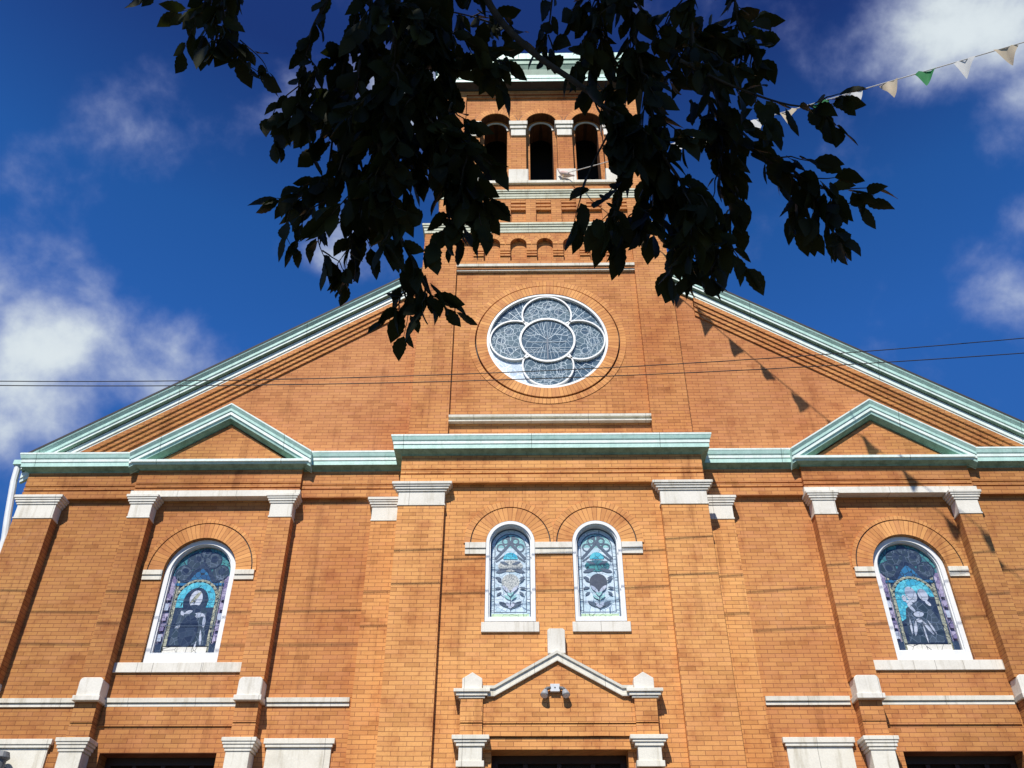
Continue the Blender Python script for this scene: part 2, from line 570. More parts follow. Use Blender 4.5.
def empty(name, loc=(0, 0, 0)):
    o = bpy.data.objects.new(name, None)
    o.location = loc
    o.empty_display_size = .2
    COL.objects.link(o)
    return o


def arch(cx, half, z0, zs, n=28):
    """outline of a round-headed opening, counter-clockwise from bottom right"""
    return [(cx - half, z0), (cx + half, z0)] + [(cx + half * math.cos(PI * i / n), zs + half * math.sin(PI * i / n)) for i in range(n + 1)]


def circle(cx, cz, r, n=64):
    return [(cx + r * math.cos(2 * PI * i / n), cz + r * math.sin(2 * PI * i / n)) for i in range(n)]


def rect(x0, x1, z0, z1):
    return [(x0, z0), (x1, z0), (x1, z1), (x0, z1)]


# ------------------------------------------------------------------ ground
def ground_mat(name, c, c2, scale, bump=.3):
    b = NB(name)
    o = b.obj()
    col = b.mix(b.noise(o, scale, 6, .65), c, c2)
    f = b.ramp(b.noise(o, 60, 3, .7), [(.3, (.8, .8, .8)), (.7, (1.15, 1.15, 1.15))])
    b.set(Base_Color=b.mix(.8, col, f, 'MULTIPLY'), Roughness=.9)
    b.bump(b.noise(o, 80, 3, .6), bump, .005)
    return b.m


CONC = ground_mat('concrete', (.13, .125, .115), (.095, .09, .085), .8)
ASPH = ground_mat('asphalt', (.055, .055, .056), (.04, .04, .042), .6)
GRASSM = ground_mat('lawn', (.05, .085, .025), (.075, .10, .035), .5)
LINE = ground_mat('road_paint', (.75, .74, .68), (.55, .54, .5), 2)


def setting(name, boxes, mat):
    b = MB()
    for q in boxes:
        b.box(*q, mat)
    return tag(b.build(name), None, None, kind='structure')


setting('ground', [(-600, 600, -600, 600, -.30, -.145)], GRASSM)
setting('road', [(-300, 300, -12.2, -5.2, -.25, -.14)], ASPH)
setting('pavement', [(-300, 300, -5.05, -2.5, -.25, 0), (-14, 14, -2.49, .4, -.25, .004), (-300, 300, -18.5, -12.35, -.25, 0)], CONC)
setting('kerb', [(-300, 300, -5.2, -5.052, -.25, .006), (-300, 300, -12.348, -12.2, -.25, .006)], CONC)
setting('road_line', [(-300, 300, -8.76, -8.64, -.145, -.136)], LINE)

# ------------------------------------------------------------------ church
WC, CP, CF = -.54, -.66, -.645          # centre-bay wall, centre pilasters, centre frieze
TW, TP = -.50, -.42                     # tower face, recessed tower panel
ZT = 10.49                              # underside of the main cornice
church = empty('church')
tag(church, 'orange brick church with mint green cornices, square bell tower, rose window and stained glass windows', 'church')


def part(b, name, parent=church, **k):
    return b.build(name, parent, **k)


# --- walls
for sgn in (-1, 1):
    b = MB()
    cx = sgn * 6.465
    outer = rect(-10.2, -2.6, -.1, 10.5) if sgn < 0 else rect(2.6, 10.2, -.1, 10.5)
    b.panel(outer, [arch(cx, .655, 6.76, 8.455), rect(cx - .95, cx + .95, .3, 5.29)], 0, .45, BRICK)
    part(b, 'wall')
b = MB()
b.panel(rect(-2.83, 2.83, -.1, 10.5), [arch(-.77, .44, 7.25, 8.715), arch(.77, .44, 7.25, 8.715), rect(-1.06, 1.06, .3, 5.18)], WC, -.003, BRICKC)
part(b, 'wall')
# gable wall
b = MB()
b.panel([(-10.2, 10.497), (10.2, 10.497), (10.2, 10.75), (2.6, 15.60), (-2.6, 15.60), (-10.2, 10.75)], [], 0, .45, BRICKG)
part(b, 'gable')
# stepped brick corbels under the raking cornice
for sgn in (-1, 1):
    b = MB()
    for k, (a, pj) in enumerate(((17.0, .125), (16.89, .095), (16.78, .065), (16.665, .035))):
        top = 17.12
        xs = (3.3, 9.9)
        z = lambda x, q: q - .66 * x
        xe = (a - 10.55) / .66
        xe = min(xe, 9.8)
        p = [(sgn * 3.30, z(3.30, a)), (sgn * xe, z(xe, a)), (sgn * xe, z(xe, top)), (sgn * 3.30, z(3.30, top))]
        b.panel(p, [], -pj, -.001 - k * .001, BRICK)
    part(b, 'corbel_table')
# nave behind
b = MB()
for sgn in (-1, 1):
    b.box(sgn * 10.2, sgn * 9.8, .451, 38, -.1, 10.6, BRICK)
b.box(-9.79, 9.79, 37.5, 38, -.1, 10.6, BRICK)
part(b, 'nave_wall')
for sgn in (-1, 1):
    b = MB()
    v = []
    for y in (-.02, 38.4):
        for x, z in ((10.38, 10.73), (10.38, 10.66), (0.01, 17.54), (0.01, 17.60)):
            v.append((sgn * x, y, z))
    b.add(v, [(0, 1, 2, 3), (4, 5, 6, 7), (0, 1, 5, 4), (1, 2, 6, 5), (2, 3, 7, 6), (3, 0, 4, 7)], ROOF)
    part(b, 'roof')

# --- friezes (two fine grooves each)
def frieze(x0, x1, yf, yb, mat, z0=9.92):
    b = MB()
    for za, zb in ((z0, 10.085), (10.112, 10.175), (10.202, ZT + .01)):
        b.box(x0, x1, yf, yb, za, zb, mat)
    b.box(x0 + .01, x1 - .01, yf + .045, yb, z0 + .01, ZT, mat)
    part(b, 'frieze')


frieze(-10.21, -8.02, -.09, -.001, BRICK)
frieze(-4.82, -2.832, -.09, -.001, BRICK)
frieze(2.832, 4.82, -.09, -.001, BRICK)
frieze(8.02, 10.21, -.09, -.001, BRICK)
frieze(-8.018, -4.822, -.17, -.001, BRICK, 10.035)
frieze(4.822, 8.018, -.17, -.001, BRICK, 10.035)
frieze(-2.83, 2.83, CF, WC - .001, BRICKC, 9.91)

# --- main cornice: profile (outward, z)
PROF = [(-.02, ZT), (.02, ZT), (.03, ZT + .02), (.05, ZT + .03), (.15, ZT + .075), (.152, ZT + .165), (.165, ZT + .17), (.168, ZT + .225),
        (.185, ZT + .25), (.205, ZT + .32), (.21, ZT + .325), (.212, ZT + .36), (-.02, ZT + .37)]
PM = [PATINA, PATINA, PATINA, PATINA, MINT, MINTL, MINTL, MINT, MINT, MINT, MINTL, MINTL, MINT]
for path in ([(-10.21, 37.9), (-10.21, -.07), (-8.021, -.07)], [(-4.819, -.07), (-2.835, -.07)], [(2.835, -.07), (4.819, -.07)],
             [(8.021, -.07), (10.21, -.07), (10.21, 37.9)], [(-2.83, -.002), (-2.83, CF), (2.83, CF), (2.83, -.002)]):
    b = MB()
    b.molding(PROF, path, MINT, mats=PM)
    part(b, 'cornice')
# pale flashing boards on the ledges
for x0, x1, y, y1 in ((-2.75, -2.02, CF - .06, WC + .02), (2.02, 2.75, CF - .06, WC + .02), (-3.45, -3.05, -.2, -.03), (3.05, 3.4, -.2, -.03)):
    b = MB()
    b.box(x0, x1, y, y1, 10.845, 10.905, STONE)
    part(b, 'flashing')

# --- pediments over the side bays
for sgn in (-1, 1):
    cx = sgn * 6.42
    x0, x1 = cx - 1.57, cx + 1.57
    pe = empty('pediment')
    pe.parent = church
    b = MB()
    b.panel([(x0, 10.50), (x1, 10.50), (cx, 11.55)], [], -.17, -.002, BRICK)
    b.build('tympanum', pe)
    b = MB()
    low = [(-.02, ZT), (.02, ZT), (.03, ZT + .02), (.13, ZT + .06), (.15, ZT + .10), (.17, ZT + .105), (.172, ZT + .155), (-.02, ZT + .17)]
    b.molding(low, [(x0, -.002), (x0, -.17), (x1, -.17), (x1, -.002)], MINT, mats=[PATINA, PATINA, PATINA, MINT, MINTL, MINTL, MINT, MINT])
    b.build('bed_cornice', pe)
    b = MB()
    rp = [(0, -.36), (.02, -.36), (.13, -.30), (.15, -.24), (.17, -.235), (.172, -.16), (.19, -.155), (.195, -.10), (.235, -.03), (.237, 0), (-.03, .012), (-.03, -.36)]
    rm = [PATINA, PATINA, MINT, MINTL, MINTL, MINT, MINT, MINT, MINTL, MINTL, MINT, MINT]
    b.rake(rp, [(x0 - .2, 10.79), (cx, 11.93), (x1 + .2, 10.79)], -.165, MINT, rm)
    # lead-covered little roof behind the raking moulding
    b.add([(x0 - .2, -.17, 10.80), (cx, -.17, 11.945), (cx, -.001, 11.96), (x0 - .2, -.001, 10.815)], [(0, 1, 2, 3)], STONED)
    b.add([(x1 + .2, -.17, 10.80), (cx, -.17, 11.945), (cx, -.001, 11.96), (x1 + .2, -.001, 10.815)], [(0, 1, 2, 3)], STONED)
    b.build('raking_cornice', pe)

# --- raking cornices of the main gable
for sgn in (-1, 1):
    b = MB()
    rp = [(0, -.46), (.05, -.46), (.055, -.385), (.075, -.38), (.08, -.265), (.075, -.262), (.075, -.24), (.155, -.225), (.16, -.165), (.18, -.16), (.185, -.095), (.235, -.03), (.245, 0), (-.02, .01), (-.02, -.46)]
    rm = [MINT, MINTL, MINTL, MINTL, ROOF, ROOF, PATINA, MINTL, MINT, MINT, MINT, MINT, MINTL, MINT, MINT]  # ROOF faces paint a shadow line into the recess
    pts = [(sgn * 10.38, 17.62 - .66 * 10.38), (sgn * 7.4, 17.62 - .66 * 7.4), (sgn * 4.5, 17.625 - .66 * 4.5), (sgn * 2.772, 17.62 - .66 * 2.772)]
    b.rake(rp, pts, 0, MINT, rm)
    part(b, 'raking_cornice')
    # dark roof edge above
    b = MB()
    b.rake([(-.02, .012), (.25, .002), (.253, .05), (-.02, .06)], pts, 0, ROOF)
    part(b, 'roof_edge')


# --- pilasters
def capital(x0, x1, yf, zt, zb, mat=STONE, over=.10, parent=None, lx=None, rx=None, yb=-.001):
    """stone capital block with stepped mouldings at the top"""
    b = MB()
    h = zt - zb
    lx = over if lx is None else lx
    rx = over if rx is None else rx
    for o, a, c in ((1.0, .88, 1.0), (.78, .80, .88), (.55, .70, .80), (.28, .61, .70), (.02, .07, .61), (.14, 0, .07)):
        b.box(x0 - lx * o, x1 + rx * o, yf - over * o * .62, yb, zb + h * a, zb + h * c, mat)
    return b.build('capital', parent, bevel=.008)


def pedestal(x0, x1, yf, parent):
    b = MB()
    z0, z1, r = 6.125, 6.43, .07
    prof = [(x0, z0), (x1, z0), (x1, z1 - r)] + [(x1 - r + r * math.cos(a), z1 - r + r * math.sin(a)) for a in (R(25), R(50), R(75))] + \
           [(x0 + r - r * math.cos(a), z1 - r + r * math.sin(a)) for a in (R(75), R(50), R(25))] + [(x0, z1 - r)]
    b.panel(prof, [], yf, -.001, STONE)
    b.box(x0 - .03, x1 + .03, yf - .04, -.001, 6.04, 6.124, STONE)
    b.build('pedestal_block', parent, bevel=.008)


def side_pilaster(x0, x1):
    b = MB()
    yf = -.24
    ym = -.001
    b.box(x0, x1, yf, ym, 6.40, 9.42, BRICK)
    b.box(x0 + .02, x1 - .02, yf + .01, ym, 5.71, 6.07, BRICK)
    b.box(x0 + .02, x1 - .02, yf + .025, ym, 5.44, 5.70, BRICK)
    b.box(x0 + .04, x1 - .04, yf - .03, ym, -.1, 4.92, BRICK)
    p = part(b, 'pilaster')
    capital(x0, x1, yf - .005, 9.90, 9.42, parent=p)
    pedestal(x0 + .02, x1, yf - .04, p)
    c = capital(x0 + .02, x1 - .02, yf - .05, 5.45, 4.92, STONED, .09, p)


for s in (-1, 1):
    for a, c in ((4.88, 5.30), (7.55, 7.96), (9.38, 10.11)):
        side_pilaster(min(s * a, s * c), max(s * a, s * c))
    # rear strip and front pilaster of the centre bay
    b = MB()
    a, c = sorted((s * 2.83, s * 3.38))
    b.box(a, c, -.20, -.001, -.1, 9.35, BRICKC)
    p = part(b, 'pilaster')
    capital(a, c, -.205, 9.83, 9.35, parent=p, lx=.09 if s < 0 else -.005, rx=.09 if s > 0 else -.005)
    b = MB()
    a, c = sorted((s * 1.98, s * 2.83))
    b.box(a, c, CP, WC - .001, -.1, 9.42, BRICKC)
    p = part(b, 'pilaster')
    capital(a, c, CP - .005, 9.89, 9.42, parent=p, over=.13, yb=WC - .002)

# stone lintels between the capitals of the side bays
for s in (-1, 1):
    b = MB()
    b.box(s * 4.80, s * 8.06, -.185, -.001, 9.905, 10.034, STONE)
    part(b, 'lintel')

# --- string course and plaques
SP = [(-.01, 6.02), (.025, 6.02), (.025, 6.065), (.012, 6.067), (.012, 6.082), (.05, 6.084), (.055, 6.155), (-.01, 6.17)]
for s in (-1, 1):
    for x0, x1 in ((3.45, 4.84), (5.34, 7.53), (8.02, 9.35)):
        a, c = sorted((s * x0, s * x1))
        b = MB()
        b.molding(SP, [(a, 0), (c, 0)], STONED)
        part(b, 'string_course')
    for x0, x1 in ((3.66, 4.71), (8.26, 9.32)):
        a, c = sorted((s * x0, s * x1))
        b = MB()
        b.box(a, c, -.04, -.001, 2.6, 5.36, STONED)
        b.box(a - .02, c + .02, -.07, -.001, 5.3601, 5.41, STONED)
        b.box(a - .05, c + .05, -.085, -.001, 5.4101, 5.495, STONED)
        part(b, 'stone_panel', bevel=.006)
    # groove course over the side door: a thin brick step
    b = MB()
    a, c = sorted((s * 5.31, s * 7.54))
    b.box(a, c, -.025, -.001, 5.705, 6.015, BRICK)
    part(b, 'brick_band')


# --- windows
def poly_ell(cx, cz, rx, rz, rot=0, n=28):
    c, s_ = math.cos(rot), math.sin(rot)
    return [(cx + rx * math.cos(2 * PI * i / n) * c - rz * math.sin(2 * PI * i / n) * s_, cz + rx * math.cos(2 * PI * i / n) * s_ + rz * math.sin(2 * PI * i / n) * c) for i in range(n)]


def leaf_poly(cx, cz, L, w, rot):
    pts = [(0, 0), (.3, .8), (.6, 1), (.85, .6), (1, 0), (.85, -.6), (.6, -1), (.3, -.8)]
    c, s_ = math.cos(rot), math.sin(rot)
    return [(cx + a * L * c - q * w * s_, cz + a * L * s_ + q * w * c) for a, q in pts]


class Glass:
    """stained glass built up as thin overlapping pieces on a backing pane"""

    def __init__(s, y, step=.0006):
        s.b, s.y, s.k, s.step = MB(), y, 0, step

    def put(s, poly, key, holes=()):
        s.k += 1
        y = s.y - s.step * s.k
        s.b.panel(poly, holes, y, y + s.step * .5, G[key])

    def ring(s, cx, cz, r0, r1, key, a0=0, a1=2 * PI):
        n = 28
        pts = [(cx + r1 * math.cos(a0 + (a1 - a0) * i / n), cz + r1 * math.sin(a0 + (a1 - a0) * i / n)) for i in range(n + 1)]
        pts += [(cx + r0 * math.cos(a1 - (a1 - a0) * i / n), cz + r0 * math.sin(a1 - (a1 - a0) * i / n)) for i in range(n + 1)]
        s.put(pts, key)

    def line(s, p, q, w, key):
        dx, dz = q[0] - p[0], q[1] - p[1]
        l = math.hypot(dx, dz) or 1
        nx, nz = -dz / l * w / 2, dx / l * w / 2
        s.put([(p[0] + nx, p[1] + nz), (q[0] + nx, q[1] + nz), (q[0] - nx, q[1] - nz), (p[0] - nx, p[1] - nz)], key)


def brick_arch(cx, cz, r0, r1, r2, yw, parent, xlim=None, groove=True):
    b = MB()
    b.arcband(cx, cz, r0, r1, yw - .022, yw + .30, 0, PI, SOLD, 40)
    b.arcband(cx, cz, r1 + .022, r2, yw - .022, yw - .001, 0, PI, SOLD, 40, xlim=xlim)
    b.arcband(cx, cz, r1, r1 + .022, yw - .002, yw - .001, 0, PI, ROOF, 40)
    b.build('brick_arch', parent)


def frame_arch(cx, half, w, z0, zs, yf, yb, parent, bottom):
    b = MB()
    b.panel(arch(cx, half, z0, zs), [arch(cx, half - w, z0 + bottom, zs)], yf, yb, WHITE)
    # an inner stop moulding
    b.panel(arch(cx, half - w + .002, z0 + bottom - .002, zs), [arch(cx, half - w - .022, z0 + bottom + .022, zs)], yf + .035, yb, WHITE)
    return b


def side_window(cx, two_heads, label):
    half, z0, zs = .648, 6.78, 8.455
    b = frame_arch(cx, half, .085, z0, zs, .055, .22, None, .17)
    w = part(b, 'window')
    w['label'] = label
    g = Glass(.16)
    ih = half - .10
    gz = z0 + .185
    T = lambda a, c: (cx + a, c)
    g.put(arch(cx, ih, gz, zs), 'lilac')
    g.put(arch(cx, ih - .12, gz + .02, zs - .02), 'amber')
    g.put(arch(cx, ih - .18, gz + .02, zs - .16), 'navy')
    # head of the window: teal field with dark lobed tracery
    g.put([(cx - ih * .98, zs - .03)] + [(cx + ih * math.cos(PI - PI * i / 24) * .98, zs + ih * math.sin(PI * i / 24) * .98) for i in range(25)] + [(cx + ih * .98, zs - .03)], 'teal')
    for a, q, r in ((-.34, .03, .15), (.34, .03, .15), (-.16, .27, .155), (.16, .27, .155), (0, .42, .09)):
        g.put(circle(cx + a, zs + q, r, 24), 'robe')
        g.ring(cx + a, zs + q, r - .012, r + .012, 'navy')
        g.put(circle(cx + a + .02, zs + q + .03, r * .45, 16), 'navy')
    g.put([(cx - .32, zs - .16), (cx - .12, zs + .13), (cx, zs + .26), (cx + .12, zs + .13), (cx + .32, zs - .16)], 'navy')
    g.put([(cx - .25, zs - .20), (cx - .1, zs + .03), (cx, zs + .12), (cx + .1, zs + .03), (cx + .25, zs - .20)], 'sky')
    g.put(rect(cx - .45, cx + .45, zs - .22, zs - .17), 'sky')
    # arched niche with turquoise glory
    nz = zs - .50
    g.put([(cx - .40, gz + .14), (cx + .40, gz + .14)] + [(cx + .40 * math.cos(PI * i / 24), nz + .40 * math.sin(PI * i / 24)) for i in range(25)], 'amber')
    g.put([(cx - .35, gz + .14), (cx + .35, gz + .14)] + [(cx + .35 * math.cos(PI * i / 24), nz + .35 * math.sin(PI * i / 24)) for i in range(25)], 'navy')
    if not two_heads:
        g.put([(cx + .345 * math.cos(PI * i / 24 + R(-12 + 12)), nz + .345 * math.sin(PI * i / 24)) for i in range(25)], 'cyan')
        g.put([(cx - .345, nz), (cx + .345, nz), (cx + .345, nz - .14), (cx - .345, nz - .14)], 'cyan')
        g.put(poly_ell(cx, nz - .03, .225, .27), 'navy')
        g.put(poly_ell(cx + .0, nz + .02, .115, .165), 'white')
        g.put(leaf_poly(cx - .10, nz - .08, .3, .035, R(55)), 'amber')
        g.put([(cx - .24, nz - .20), (cx, nz - .13), (cx + .24, nz - .20), (cx + .31, gz + .16), (cx - .31, gz + .16)], 'robe')
        g.put(poly_ell(cx, nz - .17, .15, .08), 'navy')
        for a, q, L, wd, rt in ((-.17, -.26, .17, .035, 20), (.04, -.25, .2, .035, -15), (.22, -.28, .25, .03, -85), (-.22, -.2, .12, .03, -60), (.02, -.32, .2, .03, 10), (.20, -.55, .3, .022, -80),
                                (-.27, -.52, .13, .03, 20), (.17, -.75, .25, .016, -95)):
            g.put(leaf_poly(cx + a, nz + q, L, wd, R(rt)), 'white')
        g.put(poly_ell(cx - .02, nz - .58, .17, .30), 'navy')
    else:
        g.put([(cx + .345 * math.cos(PI * i / 24), nz + .345 * math.sin(PI * i / 24)) for i in range(25)], 'cyan')
        g.put([(cx - .345, nz + .01), (cx - .1, nz + .01), (cx - .16, nz - .34), (cx - .345, nz - .45)], 'cyan')
        g.put(poly_ell(cx + .12, nz - .16, .21, .25), 'navy')
        g.put([(cx - .22, nz - .22), (cx - .04, nz - .05), (cx + .2, nz - .16), (cx + .34, nz - .5), (cx + .3, gz + .16), (cx - .30, gz + .16), (cx - .26, nz - .4)], 'robe')
        g.put(poly_ell(cx - .06, nz + .05, .10, .15, R(8)), 'white')
        g.put(poly_ell(cx + .15, nz + .04, .085, .12, R(14)), 'white')
        for a, q, rx, rz, rt in ((-.13, -.1, .06, .035, -30), (-.12, -.2, .03, .09, 35), (-.02, -.32, .09, .05, 5), (.2, -.12, .06, .03, -50), (-.2, -.02, .04, .06, 0)):
            g.put(poly_ell(cx + a, nz + q, rx, rz, R(rt)), 'white')
        for a, q, L, wd, rt in ((-.1, -.43, .3, .03, -105), (0, -.42, .32, .03, -62), (.1, -.42, .3, .018, -70), (-.2, -.4, .3, .018, -95), (.02, -.45, .12, .04, 170), (.0, -.5, .35, .014, -88)):
            g.put(leaf_poly(cx + a, nz + q, L, wd, R(rt)), 'white')
    # glory ring of small pale pieces
    for i in range(13):
        a = PI * (i + .5) / 13
        g.put(poly_ell(cx + .375 * math.cos(a), nz + .375 * math.sin(a), .028, .02, a + PI / 2, 8), 'amber')
    # lower corners and inscription bar
    for s in (-1, 1):
        g.put(rect(cx + s * .47 - .055, cx + s * .47 + .055, gz + .01, gz + .17), 'navy')
        for i in range(5):
            zz = gz + .22 + i * .19
            g.put(rect(cx + s * .492 - .035, cx + s * .492 + .035, zz, zz + .13), 'white' if (i + (s > 0)) % 3 == 0 else 'lilac')
        g.line((cx + s * (ih - .125), gz), (cx + s * (ih - .125), zs - .03), .014, 'lead')
    g.put(rect(cx - .385, cx + .385, gz + .005, gz + .115), 'cream')
    g.line((cx - .13, gz + .006), (cx - .13, gz + .114), .008, 'amber')
    g.line((cx + .13, gz + .006), (cx + .13, gz + .114), .008, 'amber')
    for zz in (gz + .5, gz + .98):
        g.line((cx - ih, zz), (cx + ih, zz), .008, 'lead')
    g.b.build('stained_glass', w)
    b = MB()
    b.box(cx - 1.14, cx - .42, -.035, .20, 6.59, 6.76, STONE)
    b.box(cx - .416, cx + .416, -.035, .20, 6.59, 6.762, STONE)
    b.box(cx + .42, cx + 1.14, -.035, .20, 6.59, 6.76, STONE)
    b.build('sill', w, bevel=.006)
    brick_arch(cx, zs, .66, .945, 1.04, 0, w)
    for s in (-1, 1):
        b = MB()
        a, c = sorted((cx + s * .665, cx + s * 1.02))
        b.box(a, c, -.025, -.001, 8.28, 8.372, STONED)
        b.box(a, c, -.045, -.001, 8.3721, 8.465, STONED)
        b.build('impost_band', w, bevel=.005)


side_window(-6.465, False, 'round-headed stained glass window with a single veiled figure')
side_window(6.465, True, 'round-headed stained glass window with two pale heads')


def centre_window(cx, dark, label):
    half, z0, zs = .433, 7.26, 8.715
    b = frame_arch(cx, half, .058, z0, zs, WC - .02, WC + .2, None, .07)
    w = part(b, 'window')
    w['label'] = label
    g = Glass(WC + .14)
    ih = half - .062
    gz = z0 + .08
    g.put(arch(cx, ih, gz, zs), 'lead')
    g.put(arch(cx, ih - .035, gz + .02, zs - .01), 'pale')
    g.put(arch(cx, ih - .085, gz + .13, zs - .03), 'lead')
    g.put(arch(cx, ih - .10, gz + .145, zs - .035), 'pale')
    g.put(rect(cx - ih + .05, cx + ih - .05, gz + .025, gz + .11), 'greenp')
    # scrolled head
    g.put([(cx - .26, zs - .03)] + [(cx + .265 * math.cos(PI - PI * i / 20), zs - .03 + .265 * math.sin(PI * i / 20)) for i in range(21)], 'aqua')
    for s in (-1, 1):
        for a, q, r in ((.09, .13, .07), (.17, .0, .085), (.05, .2, .04)):
            g.ring(cx + s * a, zs + q - .03, r - .028, r, 'lead')
        g.line((cx, zs + .06), (cx + s * .27, zs - .25), .05, 'lead')
        g.line((cx, zs + .06), (cx + s * .05, zs + .2), .03, 'lead')
        g.line((cx + s * .1, zs - .18), (cx + s * .26, zs - .30), .03, 'lead')
    g.put([(cx - .13, zs - .25), (cx + .13, zs - .25)] + [(cx + .13 * math.cos(PI * i / 14), zs - .25 + .13 * math.sin(PI * i / 14)) for i in range(15)], 'cyan')
    g.put(poly_ell(cx, zs - .38, .22, .11), 'teal' if dark else 'crackle')
    for s in (-1, 1):
        g.put(leaf_poly(cx + s * .03, zs - .44, .24, .035, R(90 - s * 105)), 'lead')
        g.put(leaf_poly(cx + s * .02, zs - .36, .18, .03, R(90 - s * 70)), 'lead')
    mz = zs - .69
    g.put(circle(cx, mz, .155, 32), 'disc' if dark else 'crackle')
    # stem and leaves
    g.line((cx, mz - .16), (cx, gz + .16), .012, 'lead')
    for s in (-1, 1):
        for q, L, a in ((.10, .16, 18), (-.06, .17, -10), (-.14, .15, -35), (.04, .15, 40)):
            g.put(leaf_poly(cx + s * .15, mz + q - .04, L * .75, .022, R(90 - s * (90 - a))), 'lead')
        g.put(leaf_poly(cx, gz + .22, .23, .032, R(90 - s * 62)), 'lead')
        g.put(leaf_poly(cx, gz + .20, .14, .03, R(90 - s * 30)), 'white')
        g.put(leaf_poly(cx, gz + .36, .14, .022, R(90 - s * 52)), 'aqua')
        g.put(leaf_poly(cx, gz + .42, .12, .022, R(90 - s * 25)), 'aqua')
        g.put(leaf_poly(cx, gz + .48, .2, .03, R(90 - s * 45)), 'white')
        for i in range(7):
            zz = gz + .16 + i * .2
            g.line((cx + s * (ih - .085), zz), (cx + s * (ih - .035), zz), .012, 'lead')
    g.b.build('stained_glass', w)
    b = MB()
    b.box(cx - .49, cx + .49, WC - .035, WC + .2, 7.07, 7.245, STONE)
    b.build('sill', w, bevel=.008)
    xl = (-9, -.002) if cx < 0 else (.002, 9)
    brick_arch(cx, zs, .436, .70, .84, WC, w, xlim=xl)


centre_window(-.77, False, 'narrow stained glass window with a crackled pale medallion')
centre_window(.77, True, 'narrow stained glass window with a dark grey disc')
for x0, x1 in ((-1.58, -1.208), (-.332, .332), (1.208, 1.58)):
    b = MB()
    b.box(x0, x1, WC - .025, WC - .001, 8.50, 8.607, STONED)
    b.box(x0, x1, WC - .045, WC - .001, 8.6071, 8.72, STONE)
    part(b, 'impost_band', bevel=.006)

# --- portal
YP = WC - .13
b = MB()
b.panel([(-1.56, 5.56), (1.56, 5.56), (1.56, 6.0), (1.2, 6.0), (0, 6.6), (-1.2, 6.0), (-1.56, 6.0)], [], YP, WC - .001, BRICKC)
b.panel([(-1.56, 5.37), (1.56, 5.37), (1.56, 5.545), (-1.56, 5.545)], [], YP + .015, WC - .001, BRICKC)
b.panel(rect(-1.20, 1.20, 5.18, 5.355), [], YP + .05, WC - .001, BRICKC)
portal = part(b, 'portal')
b = MB()
cp = [(0, -.165), (.05, -.165), (.052, -.14), (.04, -.138), (.042, -.055), (.07, -.05), (.075, -.005), (-.03, .02), (-.03, -.165)]
b.rake(cp, [(-1.20, 6.13), (-1.02, 6.13), (0, 6.70), (1.02, 6.13), (1.20, 6.13)], YP, STONED)
b.build('gable_coping', portal)
b = MB()
r = .03
b.panel([(-.15, 6.66), (.14, 6.66), (.14, 7.05), (.11, 7.08), (-.12, 7.08), (-.15, 7.05)], [], YP - .03, WC - .001, STONE)
b.build('crowning_block', portal, bevel=.008)
for s in (-1, 1):
    x = s * 1.375
    b = MB()
    b.box(x - .175, x + .175, YP - .05, YP - .001, 5.56, 5.93, BRICKC)
    b.box(x - .172, x + .172, YP - .035, YP - .001, 5.37, 5.545, BRICKC)
    b.box(x - .17, x + .17, YP - .05, WC - .001, -.1, 4.90, BRICKC)
    q = b.build('pier', portal)
    b = MB()
    b.panel([(x - .16, 6.075), (x + .16, 6.075), (x + .16, 6.25), (x, 6.35), (x - .16, 6.25)], [], YP - .04, WC - .001, STONE)
    b.box(x - .29, x + .29, YP - .11, WC - .002, 6.02, 6.073, STONED)
    b.box(x - .25, x + .25, YP - .085, WC - .002, 5.965, 6.018, STONED)
    b.box(x - .21, x + .21, YP - .065, WC - .002, 5.93, 5.963, STONED)
    b.build('finial', portal, bevel=.006)
    b = MB()
    for hw, za, zb in ((.29, 5.295, 5.36), (.255, 5.255, 5.295), (.22, 5.20, 5.255), (.18, 4.99, 5.20), (.215, 4.90, 4.99)):
        b.box(x - hw, x + hw, YP - .03 - (hw - .18) * .5 - .03, WC - .002, za, zb, STONED)
    b.build('capital', portal, bevel=.006)


# --- doors
def door(cx, half, ztop, yw, mat):
    b = MB()
    y = yw + .40
    b.box(cx - half, cx + half, y, y + .12, .28, ztop + .1, DARK)
    d = part(b, 'door')
    b = MB()
    for x0, x1, z0, z1 in ((cx - half, cx - half + .1, .3, ztop), (cx + half - .1, cx + half, .3, ztop), (cx - half + .1, cx + half - .1, ztop - .12, ztop), (cx - half + .1, cx + half - .1, 4.3, 4.42)):
        b.box(x0, x1, y - .10, y - .001, z0, z1, WOODD)
    for k in range(1, 4):
        xx = cx - half + 2 * half * k / 4
        b.box(xx - .035, xx + .035, y - .07, y - .001, 4.42, ztop - .12, WOODD)
    b.build('door_frame', d)
    b = MB()
    b.box(cx - half + .1, cx - .01, y - .05, y - .001, .3, 4.29, WOODD)
    b.box(cx + .01, cx + half - .1, y - .05, y - .001, .3, 4.29, WOODD)
    b.build('door_leaf', d)
    b = MB()
    b.tube([(cx, y - .16, 4.98), (cx, y - .16, 4.90)], [.012, .03], BRONZE)
    b.build('brass_ornament', d)


door(0, 1.06, 5.18, WC, WOODD)
door(-6.465, .95, 5.29, 0, WOODD)
door(6.465, .95, 5.29, 0, WOODD)
b = MB()
for k in range(2):
    b.box(-2.2, 2.2, -1.9 + k * .35, WC - .17, .005 + k * .15, .15 + k * .15, CONC)
part(b, 'steps')

